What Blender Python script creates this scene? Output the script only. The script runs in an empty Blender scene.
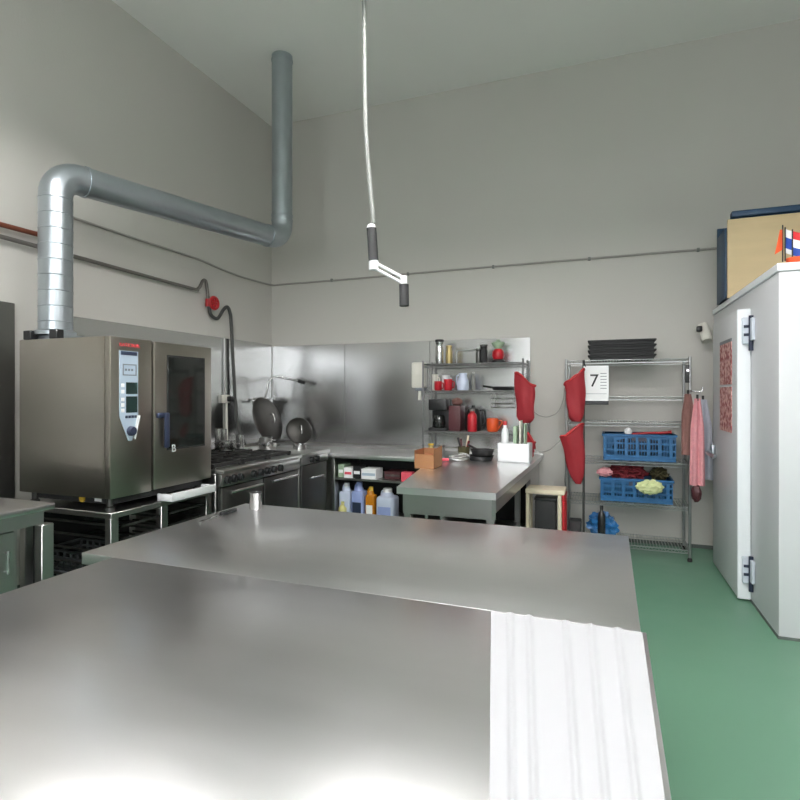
import bpy, bmesh, math, random
from mathutils import Vector, Matrix, noise

random.seed(7)
PI = math.pi
scene = bpy.context.scene
COL = scene.collection
ORI = {}          # object name -> world position of its thing's base

# ------------------------------------------------------------------ materials
def mat(name, col, rough=0.5, metal=0.0, var=0.0, vscale=6.0, stretch=(1, 1, 1), bump=0.0, bscale=40.0,
        aniso=0.0, rvar=0.0, emit=0.0, trans=0.0, coat=0.0, spec=None, tangent=None, alpha=1.0):
    m = bpy.data.materials.new(name); m.use_nodes = True
    nt = m.node_tree; N = nt.nodes; L = nt.links
    b = N['Principled BSDF']
    b.inputs['Base Color'].default_value = (*col, 1)
    b.inputs['Roughness'].default_value = rough
    b.inputs['Metallic'].default_value = metal
    b.inputs['Anisotropic'].default_value = aniso
    b.inputs['Transmission Weight'].default_value = trans
    b.inputs['Coat Weight'].default_value = coat
    b.inputs['Alpha'].default_value = alpha
    if spec is not None: b.inputs['Specular IOR Level'].default_value = spec
    if emit:
        b.inputs['Emission Color'].default_value = (*col, 1); b.inputs['Emission Strength'].default_value = emit
    if tangent:
        t = N.new('ShaderNodeCombineXYZ')
        for i in range(3): t.inputs[i].default_value = tangent[i]
        L.new(t.outputs[0], b.inputs['Tangent'])
    if var or rvar or bump:
        tc = N.new('ShaderNodeNewGeometry'); mp = N.new('ShaderNodeMapping'); mp.inputs['Scale'].default_value = stretch
        L.new(tc.outputs['Position'], mp.inputs['Vector'])
        nz = N.new('ShaderNodeTexNoise'); nz.inputs['Scale'].default_value = vscale; nz.inputs['Detail'].default_value = 6
        L.new(mp.outputs[0], nz.inputs['Vector'])
        if var:
            mx = N.new('ShaderNodeMix'); mx.data_type = 'RGBA'
            mx.inputs['A'].default_value = (*[max(0, c * (1 - var)) for c in col], 1)
            mx.inputs['B'].default_value = (*[min(1, c * (1 + var)) for c in col], 1)
            L.new(nz.outputs['Fac'], mx.inputs['Factor']); L.new(mx.outputs['Result'], b.inputs['Base Color'])
        if rvar:
            mr = N.new('ShaderNodeMapRange'); mr.inputs['From Min'].default_value = .3; mr.inputs['From Max'].default_value = .7
            mr.inputs['To Min'].default_value = max(.03, rough - rvar); mr.inputs['To Max'].default_value = rough + rvar
            L.new(nz.outputs['Fac'], mr.inputs['Value']); L.new(mr.outputs[0], b.inputs['Roughness'])
        if bump:
            n2 = N.new('ShaderNodeTexNoise'); n2.inputs['Scale'].default_value = bscale; n2.inputs['Detail'].default_value = 4
            L.new(mp.outputs[0], n2.inputs['Vector'])
            bp = N.new('ShaderNodeBump'); bp.inputs['Strength'].default_value = bump; bp.inputs['Distance'].default_value = .01
            L.new(n2.outputs['Fac'], bp.inputs['Height']); L.new(bp.outputs[0], b.inputs['Normal'])
    return m

def lin(r, g, b):
    f = lambda c: (c / 12.92 if c <= .04045 else ((c + .055) / 1.055) ** 2.4)
    return tuple(f(c / 255) for c in (r, g, b))

M = {}
M['wall'] = mat('painted_wall', lin(200, 198, 192), .85, var=.025, vscale=1.3, bump=.08, bscale=60)
M['ceiling'] = mat('painted_ceiling', lin(238, 238, 234), .9, var=.02, vscale=2)
M['floor'] = mat('green_epoxy', lin(97, 138, 114), .38, var=.06, vscale=3, bump=.03, bscale=200, rvar=.05)
M['cladding'] = mat('dark_cladding', lin(70, 72, 72), .6)
M['steel_side'] = mat('steel_side_sheet', (.30, .30, .29), .4, 1, var=.08, vscale=2)
M['basket_grey'] = mat('basket_grey', lin(72, 76, 78), .5)
M['coving'] = mat('grey_coving', lin(88, 96, 92), .6)
M['steel_top'] = mat('worn_steel_top', (.80, .795, .80), .29, 1, var=.03, vscale=3.0, stretch=(1, 5, 1), rvar=.012)
M['steel_near'] = mat('brushed_steel_top', (.80, .795, .80), .29, 1, var=.03, vscale=3.0, stretch=(1, 5, 1), rvar=.012)
M['steel'] = mat('steel', (.46, .46, .45), .32, 1, var=.04, vscale=4, stretch=(1, 1, 6), rvar=.04)
M['steel_splash'] = mat('steel_splash', (.56, .565, .565), .23, 1, var=.10, vscale=1.8, stretch=(1, 1, 2.0), rvar=.03)
M['steel_oven'] = mat('steel_oven', (.34, .318, .28), .36, 1, var=.03, vscale=3, stretch=(1, 1, 14), rvar=.03)
M['steel_dark'] = mat('steel_dark', (.13, .13, .125), .45, 1, var=.12, vscale=8)
M['lid_dark'] = mat('dark_lid', (.085, .082, .078), .48, 1, var=.2, vscale=9)  # also colours the disc that stands for the lid shadow
M['chrome'] = mat('chrome', (.60, .60, .60), .22, 1)
M['wire'] = mat('rack_wire', (.42, .43, .43), .3, 1)
M['wire_dark'] = mat('dark_wire', (.24, .24, .24), .35, 1)
M['galv'] = mat('galvanised', lin(176, 184, 190), .34, .9, var=.08, vscale=7, stretch=(1, 1, 1), rvar=.05)
M['black'] = mat('black_plastic', (.012, .013, .014), .42)
M['blackm'] = mat('black_matt', (.02, .021, .022), .7)
M['iron'] = mat('cast_iron', (.018, .018, .018), .6, var=.3, vscale=20, bump=.2)
M['rubber'] = mat('rubber', (.02, .02, .02), .8)
M['glass_dark'] = mat('oven_glass', (.012, .014, .013), .06, spec=.5)
M['white'] = mat('white_plastic', lin(232, 234, 236), .35)
M['cream'] = mat('cream_plastic', lin(226, 224, 214), .4)
M['cold'] = mat('cold_store_panel', lin(206, 208, 211), .38, var=.015, vscale=2)
M['coldtrim'] = mat('white_trim', lin(238, 242, 246), .3)
M['greyp'] = mat('grey_plastic', lin(120, 126, 134), .45)
M['bluegrey'] = mat('bluegrey_label', lin(176, 192, 208), .35)
M['hinge_white'] = mat('hinge_white', lin(206, 214, 224), .35)
M['display'] = mat('display_dark', (.012, .03, .028), .12)
M['navy'] = mat('navy_plastic', lin(42, 50, 72), .4)
M['red'] = mat('red_plastic', lin(176, 26, 38), .35)
M['redpaint'] = mat('red_paint', lin(178, 34, 40), .4)
M['redlogo'] = mat('red_print', lin(200, 60, 70), .5)
M['orange'] = mat('orange_plastic', lin(214, 84, 36), .4)
M['yellow'] = mat('yellow_plastic', lin(214, 176, 60), .4)
M['amber'] = mat('amber_liquid', lin(196, 126, 30), .25)
M['paleyellow'] = mat('pale_yellow', lin(214, 208, 140), .5)
M['bluejug'] = mat('blue_jug', lin(150, 166, 214), .35)
M['paleblue'] = mat('pale_blue_jug', lin(198, 208, 228), .35)
M['crate'] = mat('blue_crate', lin(24, 90, 138), .42, var=.06, vscale=9)
M['crate_dark'] = mat('dark_blue_crate', lin(26, 62, 92), .45)
M['ply'] = mat('plywood', lin(208, 187, 146), .6, var=.10, vscale=3, stretch=(1, 1, 5))
M['wood'] = mat('pale_wood', lin(220, 210, 184), .55, var=.06, vscale=6, stretch=(1, 1, .3))
M['card'] = mat('cardboard', lin(150, 106, 70), .8, var=.08, vscale=10)
M['paper'] = mat('paper', lin(242, 243, 244), .8)
M['ink'] = mat('ink', (.02, .02, .025), .7)
M['copper'] = mat('painted_copper', lin(128, 74, 56), .45, .3, var=.2, vscale=12)
M['pipe'] = mat('dark_pipe', lin(118, 115, 110), .45, .4)
M['hose'] = mat('grey_hose', lin(70, 72, 70), .55)
M['conduit'] = mat('grey_conduit', lin(158, 156, 150), .6)
M['cable'] = mat('pale_cable', lin(124, 126, 122), .5)
M['brass'] = mat('brass_can', lin(176, 158, 108), .35, .5)
M['pink'] = mat('pink_towel', lin(214, 150, 156), .95, var=.2, vscale=40)
M['brown'] = mat('brown_towel', lin(128, 92, 86), .95, var=.25, vscale=30)
M['apron'] = mat('pale_apron', lin(196, 198, 210), .95, var=.06, vscale=15)
M['darkred'] = mat('dark_red_cloth', lin(110, 30, 38), .95, var=.3, vscale=20)
M['lime'] = mat('pale_green_cloth', lin(206, 214, 160), .9, var=.12, vscale=18)
M['olive'] = mat('olive_cloth', lin(70, 66, 40), .95, var=.3, vscale=20)
M['bluebag'] = mat('blue_bag', lin(44, 110, 168), .3, var=.25, vscale=14)
M['greenboard'] = mat('green_board', lin(150, 172, 146), .5)
M['teal'] = mat('teal_box', lin(60, 110, 104), .45)
M['maroon'] = mat('maroon_box', lin(78, 38, 42), .5)
M['flagblue'] = mat('flag_blue', lin(40, 76, 168), .7)
M['flagred'] = mat('flag_red', lin(206, 40, 48), .7)
M['pennant'] = mat('orange_pennant', lin(232, 92, 48), .7)
M['pinkbox'] = mat('pink_red_carton', lin(220, 84, 100), .6, var=.25, vscale=30)
M['sheet'] = mat('white_sheet', lin(176, 177, 180), .5)  # pale colour standing in for reflected glare on the near table
M['sky'] = mat('daylight_glass', (1.0, 1.0, 1.0), .3, emit=1)
M['frame'] = mat('window_frame', lin(225, 226, 226), .4)

def mesh_red():
    m = mat('red_mesh_fabric', lin(184, 58, 68), .6)
    nt = m.node_tree; b = nt.nodes['Principled BSDF']; out = nt.nodes['Material Output']
    t = nt.nodes.new('ShaderNodeBsdfTranslucent'); t.inputs[0].default_value = (*lin(216, 92, 98), 1)
    mx = nt.nodes.new('ShaderNodeMixShader'); mx.inputs[0].default_value = .45
    nt.links.new(b.outputs[0], mx.inputs[1]); nt.links.new(t.outputs[0], mx.inputs[2]); nt.links.new(mx.outputs[0], out.inputs[0])
    return m
M['redmesh'] = mesh_red()

def notice_mat():
    m = mat('printed_notice', lin(196, 92, 92), .6)
    nt = m.node_tree; N = nt.nodes; L = nt.links; b = N['Principled BSDF']
    g = N.new('ShaderNodeNewGeometry'); mp = N.new('ShaderNodeMapping'); mp.inputs['Scale'].default_value = (1, 22, 30)
    L.new(g.outputs['Position'], mp.inputs['Vector'])
    nz = N.new('ShaderNodeTexNoise'); nz.inputs['Scale'].default_value = 1.0; nz.inputs['Detail'].default_value = 3
    L.new(mp.outputs[0], nz.inputs['Vector'])
    r = N.new('ShaderNodeValToRGB'); e = r.color_ramp.elements
    e[0].position = .40; e[0].color = (*lin(150, 62, 66), 1); e[1].position = .62; e[1].color = (*lin(226, 186, 180), 1)
    L.new(nz.outputs['Fac'], r.inputs[0]); L.new(r.outputs[0], b.inputs['Base Color'])
    return m
M['notice'] = notice_mat()

# ------------------------------------------------------------------ mesh helpers
class MB:
    def __init__(s): s.bm = bmesh.new()
    def box(s, x0, x1, y0, y1, z0, z1, bev=0.0, seg=2, rot=None):
        g = bmesh.ops.create_cube(s.bm, size=1)
        vs = g['verts']; c = Vector(((x0 + x1) / 2, (y0 + y1) / 2, (z0 + z1) / 2))
        for v in vs:
            p = Vector((v.co.x * (x1 - x0), v.co.y * (y1 - y0), v.co.z * (z1 - z0)))
            if rot is not None: p = rot @ p
            v.co = p + c
        if bev:
            ed = list({e for v in vs for e in v.link_edges})
            bmesh.ops.bevel(s.bm, geom=ed, offset=bev, segments=seg, affect='EDGES', profile=.5)
        return s
    def tube(s, pts, r, seg=10, cap=True, closed=False):
        pts = [Vector(p) for p in pts]; n = len(pts)
        rs = r if isinstance(r, (list, tuple)) else [r] * n
        rings = []; up = None
        for i, p in enumerate(pts):
            if closed: t = (pts[(i + 1) % n] - pts[i - 1])
            else: t = (pts[min(i + 1, n - 1)] - pts[max(i - 1, 0)])
            t = t.normalized() if t.length > 1e-9 else Vector((0, 0, 1))
            if up is None:
                up = Vector((0, 0, 1)) if abs(t.z) < .9 else Vector((1, 0, 0))
            up = (up - t * up.dot(t)); up = up.normalized() if up.length > 1e-6 else t.orthogonal().normalized()
            w = t.cross(up)
            rings.append([s.bm.verts.new(p + (up * math.cos(a) + w * math.sin(a)) * rs[i]) for a in [2 * PI * k / seg for k in range(seg)]])
        m = n if closed else n - 1
        for i in range(m):
            a, b = rings[i], rings[(i + 1) % n]
            for k in range(seg):
                s.bm.faces.new((a[k], a[(k + 1) % seg], b[(k + 1) % seg], b[k]))
        if cap and not closed:
            s.bm.faces.new(rings[0][::-1]); s.bm.faces.new(rings[-1])
        return s
    def lathe(s, prof, cx, cy, seg=24, axis='z', ell=1.0):
        rings = []
        for r, z in prof:
            ring = []
            for k in range(seg):
                a = 2 * PI * k / seg; x, y = max(r, 1e-4) * math.cos(a), max(r, 1e-4) * math.sin(a) * ell
                ring.append(s.bm.verts.new((cx + x, cy + y, z)))
            rings.append(ring)
        for a, b in zip(rings, rings[1:]):
            for k in range(seg): s.bm.faces.new((a[k], a[(k + 1) % seg], b[(k + 1) % seg], b[k]))
        s.bm.faces.new(rings[0][::-1]); s.bm.faces.new(rings[-1])
        return s
    def prism(s, poly, axis, a0, a1):
        def P(u, v, a):
            return {'x': (a, u, v), 'y': (u, a, v), 'z': (u, v, a)}[axis]
        A = [s.bm.verts.new(P(u, v, a0)) for u, v in poly]; B = [s.bm.verts.new(P(u, v, a1)) for u, v in poly]
        n = len(poly); s.bm.faces.new(A[::-1]); s.bm.faces.new(B)
        for i in range(n): s.bm.faces.new((A[i], A[(i + 1) % n], B[(i + 1) % n], B[i]))
        return s
    def blob(s, c, rad, amp=.25, seed=0, freq=2.5, sub=3, flat=False):
        g = bmesh.ops.create_icosphere(s.bm, subdivisions=sub, radius=1)
        for v in g['verts']:
            d = v.co.normalized(); k = 1 + amp * noise.noise(d * freq + Vector((seed * 7.1, seed, 3))) + amp * .5 * noise.noise(d * freq * 2.6 + Vector((seed, 9, seed)))
            p = Vector((d.x * rad[0], d.y * rad[1], d.z * rad[2])) * k
            if flat: p.z = max(p.z, -rad[2] * .6)
            v.co = Vector(c) + p
        return s
    def sheet(s, P, nu, nv, th):
        """P(u,v) -> point; a closed slab of thickness th along its normals"""
        G = [[Vector(P(i / nu, j / nv)) for j in range(nv + 1)] for i in range(nu + 1)]
        def nrm(i, j):
            a = G[min(i + 1, nu)][j] - G[max(i - 1, 0)][j]; b = G[i][min(j + 1, nv)] - G[i][max(j - 1, 0)]
            n = a.cross(b); return n.normalized() if n.length > 1e-9 else Vector((0, 0, 1))
        A = [[s.bm.verts.new(G[i][j] + nrm(i, j) * th / 2) for j in range(nv + 1)] for i in range(nu + 1)]
        B = [[s.bm.verts.new(G[i][j] - nrm(i, j) * th / 2) for j in range(nv + 1)] for i in range(nu + 1)]
        for i in range(nu):
            for j in range(nv):
                s.bm.faces.new((A[i][j], A[i + 1][j], A[i + 1][j + 1], A[i][j + 1]))
                s.bm.faces.new((B[i][j], B[i][j + 1], B[i + 1][j + 1], B[i + 1][j]))
        for i in range(nu):
            s.bm.faces.new((A[i][0], B[i][0], B[i + 1][0], A[i + 1][0])); s.bm.faces.new((A[i][nv], A[i + 1][nv], B[i + 1][nv], B[i][nv]))
        for j in range(nv):
            s.bm.faces.new((A[0][j], A[0][j + 1], B[0][j + 1], B[0][j])); s.bm.faces.new((A[nu][j], B[nu][j], B[nu][j + 1], A[nu][j + 1]))
        return s
    def xform(s, mtx, piv):
        piv = Vector(piv)
        for v in s.bm.verts: v.co = mtx @ (v.co - piv) + piv
        return s
    def build(s, name, m, parent=None, smooth=40, origin=None):
        me = bpy.data.meshes.new(name)
        bmesh.ops.recalc_face_normals(s.bm, faces=s.bm.faces)
        if parent is not None: o0 = ORI[parent.name]
        elif origin is not None: o0 = Vector(origin)
        else:
            xs = [v.co for v in s.bm.verts]
            o0 = Vector(((min(p.x for p in xs) + max(p.x for p in xs)) / 2, (min(p.y for p in xs) + max(p.y for p in xs)) / 2, min(p.z for p in xs)))
        for v in s.bm.verts: v.co -= o0
        s.bm.to_mesh(me); s.bm.free()
        me.materials.append(M[m] if isinstance(m, str) else m)
        if smooth:
            for p in me.polygons: p.use_smooth = True
            me.set_sharp_from_angle(angle=math.radians(smooth))
        ob = bpy.data.objects.new(name, me); COL.objects.link(ob)
        if parent is not None: ob.parent = parent
        else: ob.location = o0
        ORI[ob.name] = o0.copy()
        return ob

def fillet(pts, r, n=6):
    pts = [Vector(p) for p in pts]; out = [pts[0]]
    for i in range(1, len(pts) - 1):
        a, b, c = pts[i - 1], pts[i], pts[i + 1]
        d1 = (a - b).normalized(); d2 = (c - b).normalized()
        ang = d1.angle(d2); t = min(r / math.tan(ang / 2), (a - b).length * .49, (c - b).length * .49)
        p1, p2 = b + d1 * t, b + d2 * t
        rr = t * math.tan(ang / 2); cen = b + (d1 + d2).normalized() * (rr / math.sin(ang / 2))
        v1, v2 = p1 - cen, p2 - cen; w = v1.angle(v2)
        for k in range(n + 1):
            f = k / n
            out.append(cen + (v1 * math.sin((1 - f) * w) + v2 * math.sin(f * w)) / math.sin(w) if w > 1e-4 else b)
    out.append(pts[-1]); return out

def smoothpath(pts, n=8):
    P = [Vector(p) for p in pts]; P = [P[0] * 2 - P[1]] + P + [P[-1] * 2 - P[-2]]; out = []
    for i in range(1, len(P) - 2):
        for k in range(n):
            t = k / n; a, b, c, d = P[i - 1:i + 3]
            out.append(.5 * ((2 * b) + (c - a) * t + (2 * a - 5 * b + 4 * c - d) * t * t + (3 * b - a - 3 * c + d) * t ** 3))
    out.append(P[-2]); return out

def tag(o, label, cat, group=None):
    o['label'] = label; o['category'] = cat
    if group: o['group'] = group
    return o
def thing(name, loc, label, cat, group=None):
    o = bpy.data.objects.new(name, None); COL.objects.link(o); o.location = loc; o.empty_display_size = .1
    ORI[o.name] = Vector(loc); return tag(o, label, cat, group)
def struct(o): o['kind'] = 'structure'; return o
def copy_tree(o, delta=None, label=None, parent=None, cat=None):
    c = o.copy(); COL.objects.link(c)
    if parent is not None: c.parent = parent
    if delta is not None: c.location = o.location + Vector(delta)
    if label: c['label'] = label
    for ch in list(o.children): copy_tree(ch, parent=c)
    return c
def text(name, s, size, loc, rot, m, parent, depth=.001, align='CENTER'):
    cu = bpy.data.curves.new(name, 'FONT'); cu.body = s; cu.size = size; cu.extrude = depth; cu.align_x = align; cu.align_y = 'CENTER'
    tmp = bpy.data.objects.new(name + '_tmp', cu); COL.objects.link(tmp)
    bpy.context.view_layer.update()
    dg = bpy.context.evaluated_depsgraph_get()
    me = bpy.data.meshes.new_from_object(tmp.evaluated_get(dg)); bpy.data.objects.remove(tmp)
    me.transform(Matrix.Translation(Vector(loc) - ORI[parent.name]) @ rot.to_4x4())
    me.materials.clear(); me.materials.append(M[m])
    o = bpy.data.objects.new(name, me); COL.objects.link(o); o.parent = parent; ORI[o.name] = ORI[parent.name]
    return o
RX = Matrix(((0, 0, 1), (1, 0, 0), (0, 1, 0)))        # text lying on a face that looks towards +X, reading along +Y
RNX = Matrix(((0, 0, -1), (-1, 0, 0), (0, 1, 0)))     # towards -X
RNY = Matrix(((1, 0, 0), (0, 0, -1), (0, 1, 0)))      # towards -Y
V = Vector

# ------------------------------------------------------------------ the room
XL, XR, YB, YF, H = -4.08, 3.1, 6.04, -4.2, 4.95
struct(MB().box(XL - .2, XR + .2, YF - .2, YB + .2, -.2, 0).build('floor', 'floor', smooth=0))
struct(MB().box(XL - .2, XL, YF - .2, YB + .2, 0, H).build('wall_left', 'wall', smooth=0))
struct(MB().box(XL, XR, YB, YB + .2, 0, H).build('wall_back', 'wall', smooth=0))
struct(MB().box(XR, XR + .2, YF - .2, YB + .2, 0, H).build('wall_right', 'wall', smooth=0))
def holed(x0, x1, y0, y1, holes, axis):
    """slab split round rectangular openings; axis 'z' -> (x,y) plan, axis 'y' -> (x,z) elevation"""
    xs = sorted({x0, x1, *[h[0] for h in holes], *[h[1] for h in holes]}); ys = sorted({y0, y1, *[h[2] for h in holes], *[h[3] for h in holes]})
    b = MB()
    for i in range(len(xs) - 1):
        for j in range(len(ys) - 1):
            cx, cy = (xs[i] + xs[i + 1]) / 2, (ys[j] + ys[j + 1]) / 2
            if any(h[0] < cx < h[1] and h[2] < cy < h[3] for h in holes): continue
            if axis == 'z': b.box(xs[i], xs[i + 1], ys[j], ys[j + 1], H, H + .25)
            else: b.box(xs[i], xs[i + 1], YF - .2, YF, ys[j], ys[j + 1])
    return b
SKY = []
struct(holed(XL - .2, XR + .2, YF - .2, YB + .2, SKY, 'z').build('ceiling', 'ceiling', smooth=0))
ADDED_WIN = [(-1.7, .3, 1.25, 3.3), (.7, 2.7, 1.25, 3.3)]
struct(holed(XL, XR, 0, H, ADDED_WIN, 'y').build('wall_front', 'wall', smooth=0))
def glow(name, col, s):
    m = mat(name, col, .3, emit=s); return m
added_lampm = glow('lamp_tube', (1.0, .975, .965), 84)
for i, (lx, ly, ll) in enumerate(((-2.2, 1.6, 'hanging strip lamp above the left side of the work tables'), (-.3, 2.35, 'hanging strip lamp above the middle of the far table'), (.75, .9, 'hanging strip lamp above the aisle beside the cold store'), (-1.1, -1.7, 'hanging strip lamp behind the photographer on the left'), (1.4, -1.7, 'hanging strip lamp behind the photographer on the right'))):
    t = thing('pendant_lamp', (lx, ly, 3.62), ll, 'lamp', 'strip lamps hung from the ceiling')  # out-of-view strip lamps added to set the wall brightness and shading
    MB().prism([(ly - .14, 3.62), (ly - .06, 3.72), (ly + .06, 3.72), (ly + .14, 3.62), (ly + .12, 3.62), (ly + .05, 3.70), (ly - .05, 3.70), (ly - .12, 3.62)], 'x', lx - .75, lx + .75).build('reflector_housing', 'white', t, smooth=0)
    for q in (-.05, .05): MB().tube([(lx - .72, ly + q, 3.655), (lx + .72, ly + q, 3.655)], .019, 12).build('lamp_tube', added_lampm, t)
    for q in (-.6, .6): MB().tube([(lx + q, ly, 3.72), (lx + q, ly, H - .004)], .004, 6).build('suspension_wire', 'steel', t)
added_daym = glow('window_daylight', (.95, .965, 1.0), 4.5)
for i, (a, b, c, d) in enumerate(ADDED_WIN):  # unseen glowing windows added behind the camera for brightness
    w = bpy.data.objects.new('window_%d' % (i + 1), None); COL.objects.link(w); w.location = ((a + b) / 2, YF, c); ORI[w.name] = V(w.location); struct(w)  # added unseen window, there only for brightness
    MB().box(a, b, YF - .14, YF - .12, c, d).build('pane', added_daym, w, smooth=0)
    f = MB()
    for k in range(4):
        x = a + (b - a) * k / 3; f.box(x - .025, x + .025, YF - .11, YF - .05, c, d)
    f.box(a, b, YF - .11, YF - .05, c, c + .05).box(a, b, YF - .11, YF - .05, d - .05, d).box(a, b, YF - .11, YF - .05, 2.35, 2.4)
    f.build('window_frame', 'frame', w, smooth=0)
struct(MB().box(XL + .02, XR, YF, YF + .02, 0, 1.2).build('trim_1', 'cladding', smooth=0))
struct(MB().box(XL, XR, YB - .012, YB, 0, .035).build('baseboard_back', 'coving', smooth=0))
struct(MB().box(XL, XL + .012, YF, YB - .012, 0, .09).build('baseboard_left', 'coving', smooth=0))

# ------------------------------------------------------------------ steel splash panels on the walls
def panel(x0, x1, y0, y1, z0, z1, label, m='steel_splash'):
    t = MB().box(x0, x1, y0, y1, z0, z1, .002, 1).build('steel_wall_panel', m, smooth=0)
    return tag(t, label, 'wall panel', 'steel sheets lining the kitchen walls')
pw = [(-4.055, -3.02, 'steel wall sheet on the back wall in the corner behind the pan lid'), (-3.016, -1.934, 'steel wall sheet on the back wall above the open counter shelves'), (-1.93, -.80, 'steel wall sheet on the back wall behind the wire shelves')]
for a, b, l in pw: panel(a, b, YB - .022, YB - .003, .9, 2.11, l)
panel(XL + .003, XL + .020, 3.04, 6.015, .9, 2.13, 'long steel wall sheet on the left wall behind oven and range')
panel(XL + .003, XL + .034, -2.6, 2.74, .55, 2.16, 'dark steel wall sheet left of the oven, above the side table', 'steel_side')

# ------------------------------------------------------------------ main work tables
def work_table(x0, x1, y0, y1, zt, label, top):
    t = thing('work_table', ((x0 + x1) / 2, (y0 + y1) / 2, 0), label, 'table', 'large steel tables in the middle of the room')
    MB().box(x0, x1, y0, y1, zt - .045, zt, .0015, 2).build('tabletop', top, t)
    MB().box(x0 + .06, x1 - .06, y0 + .06, y1 - .06, zt - .13, zt - .046).build('apron', 'steel', t, smooth=0)
    MB().box(x0 + .06, x1 - .06, y0 + .06, y1 - .06, .26, .29, .004, 1).build('undershelf', 'steel', t)
    for sx in (x0 + .08, x1 - .08):
        for sy in (y0 + .08, y1 - .08):
            b = MB(); b.box(sx - .02, sx + .02, sy - .02, sy + .02, .03, zt - .13); l = b.build('leg', 'steel', t, smooth=0)
            MB().lathe([(.022, 0), (.026, .006), (.018, .03)], sx, sy, 16).build('foot', 'rubber', l)
    return t
work_table(-1.93, .075, 1.565, 2.60, .88, 'far steel work table, beyond the seam, its scratched top facing the counter', 'steel_top')
work_table(-1.765, .088, .35, 1.5635, .88, 'near steel work table filling the front of the room, brightly lit at its right', 'steel_near')

# pale sheet imitating the bright reflection on the right of the near table
def glareP(u, v):
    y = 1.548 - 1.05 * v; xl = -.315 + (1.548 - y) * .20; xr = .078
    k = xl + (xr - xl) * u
    streak = sum(.006 * math.exp(-((u - c) / .018) ** 2) for c in (.14, .27, .52, .68, .85))
    return (k, y, .8835 + streak)
tag(MB().sheet(glareP, 90, 20, .003).build('plastic_sheet', 'sheet', smooth=60), 'white plastic sheet with faint folds lying over the right of the near table', 'sheet')

# steel beaker and knife on the far edge
t = thing('steel_beaker', (-1.79, 2.50, .88), 'small upright steel beaker on the far left edge of the work table', 'beaker')
MB().lathe([(.031, .88), (.033, .885), (.034, .965), (.036, .968), (.033, .968), (.031, .89), (.001, .888)], -1.79, 2.50, 24).build('beaker_body', 'chrome', t)
t = thing('kitchen_knife', (-1.86, 2.3, .88), 'black-handled steel knife lying near the left edge of the far work table', 'knife')
MB().prism([(-1.86, 2.14), (-1.842, 2.14), (-1.838, 2.29), (-1.86, 2.29)], 'z', .8805, .884).build('blade', 'chrome', t)
MB().box(-1.863, -1.840, 2.29, 2.41, .8805, .899, .006).build('handle', 'black', t)

# ------------------------------------------------------------------ side table on the left
t = thing('side_table', (-3.45, 1.3, 0), 'steel side table along the left wall with green-tinted doors, nearest the camera', 'table')
MB().box(-4.02, -2.862, .3, 2.158, .868, .90, .004).build('tabletop', 'steel_top', t)
MB().box(-3.98, -2.90, .36, 2.12, .79, .867).build('apron', 'steel', t, smooth=0)
for x in (-2.897, -3.95):
    for y in (2.12, .4):
        MB().box(x - .03, x + .03, y - .035, y + .035, 0, .79, .004, 1).build('leg', 'steel', t)
for y0, y1 in ((1.28, 2.0), (.5, 1.24)):
    d = MB().box(-2.975, -2.955, y0, y1, .14, .77, .003, 1).build('door', 'steel', t)
    MB().tube([(-2.93, y1 - .05, .56), (-2.93, y1 - .05, .68)], .007).tube([(-2.955, y1 - .05, .57), (-2.93, y1 - .05, .57)], .004).tube([(-2.955, y1 - .05, .67), (-2.93, y1 - .05, .67)], .004).build('door_handle', 'chrome', d)
MB().box(-3.94, -2.98, .42, 2.03, .10, .785).build('cabinet_body', 'steel', t, smooth=0)

# ------------------------------------------------------------------ oven on its stand
S = thing('oven_stand', (-3.3, 3.0, 0), 'open steel stand carrying the big combi oven, black racks inside', 'stand')
MB().box(-3.71, -2.88, 2.54, 3.46, .725, .76, .003, 1).build('top_frame', 'steel', S)
for x in (-3.68, -2.91):
    for y in (2.57, 2.98, 3.43):
        if x < -3 and y == 2.98: continue
        MB().box(x - .025, x + .025, y - .03, y + .03, 0, .725, .003, 1).build('leg', 'steel', S)
MB().box(-3.69, -2.90, 2.56, 3.44, .16, .18).build('undershelf', 'steel', S, smooth=0)
for y0, y1 in ((2.61, 2.94), (3.02, 3.39)):
    for k, z in enumerate((.655, .57, .48, .39, .30)):
        MB().box(-3.6, -2.885, y0, y0 + .015, z, z + .012).box(-3.6, -2.885, y1 - .015, y1, z, z + .012).box(-2.90, -2.885, y0, y1, z, z + .012).build('rack_rail', 'steel_dark', S, smooth=0)
MB().box(-3.70, -3.66, 2.58, 3.42, .18, .72).build('back_panel', 'blackm', S, smooth=0)
for k, (z, y) in enumerate(((.182, 2.62), (.322, 2.66))):
    b = MB(); x0, x1, y0, y1 = -3.60, -3.10, 2.632, 2.918
    b.box(x0, x1, y0, y1, z, z + .012)
    for a in range(9):
        x = x0 + (x1 - x0 - .012) * a / 8; b.box(x, x + .012, y0, y0 + .012, z, z + .13).box(x, x + .012, y1 - .012, y1, z, z + .13)
    for zz in (z + .03, z + .075, z + .118):
        b.box(x0, x1, y0, y0 + .01, zz, zz + .014).box(x0, x1, y1 - .01, y1, zz, zz + .014).box(x0, x0 + .012, y0, y1, zz, zz + .014).box(x1 - .012, x1, y0, y1, zz, zz + .014)
    tag(b.build('plastic_basket', 'greyp' if k == 0 else 'basket_grey', smooth=0), ('grey slatted basket on the bottom of the oven stand' if k == 0 else 'dark grey slatted basket stacked on the grey one in the oven stand'), 'basket')

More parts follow.
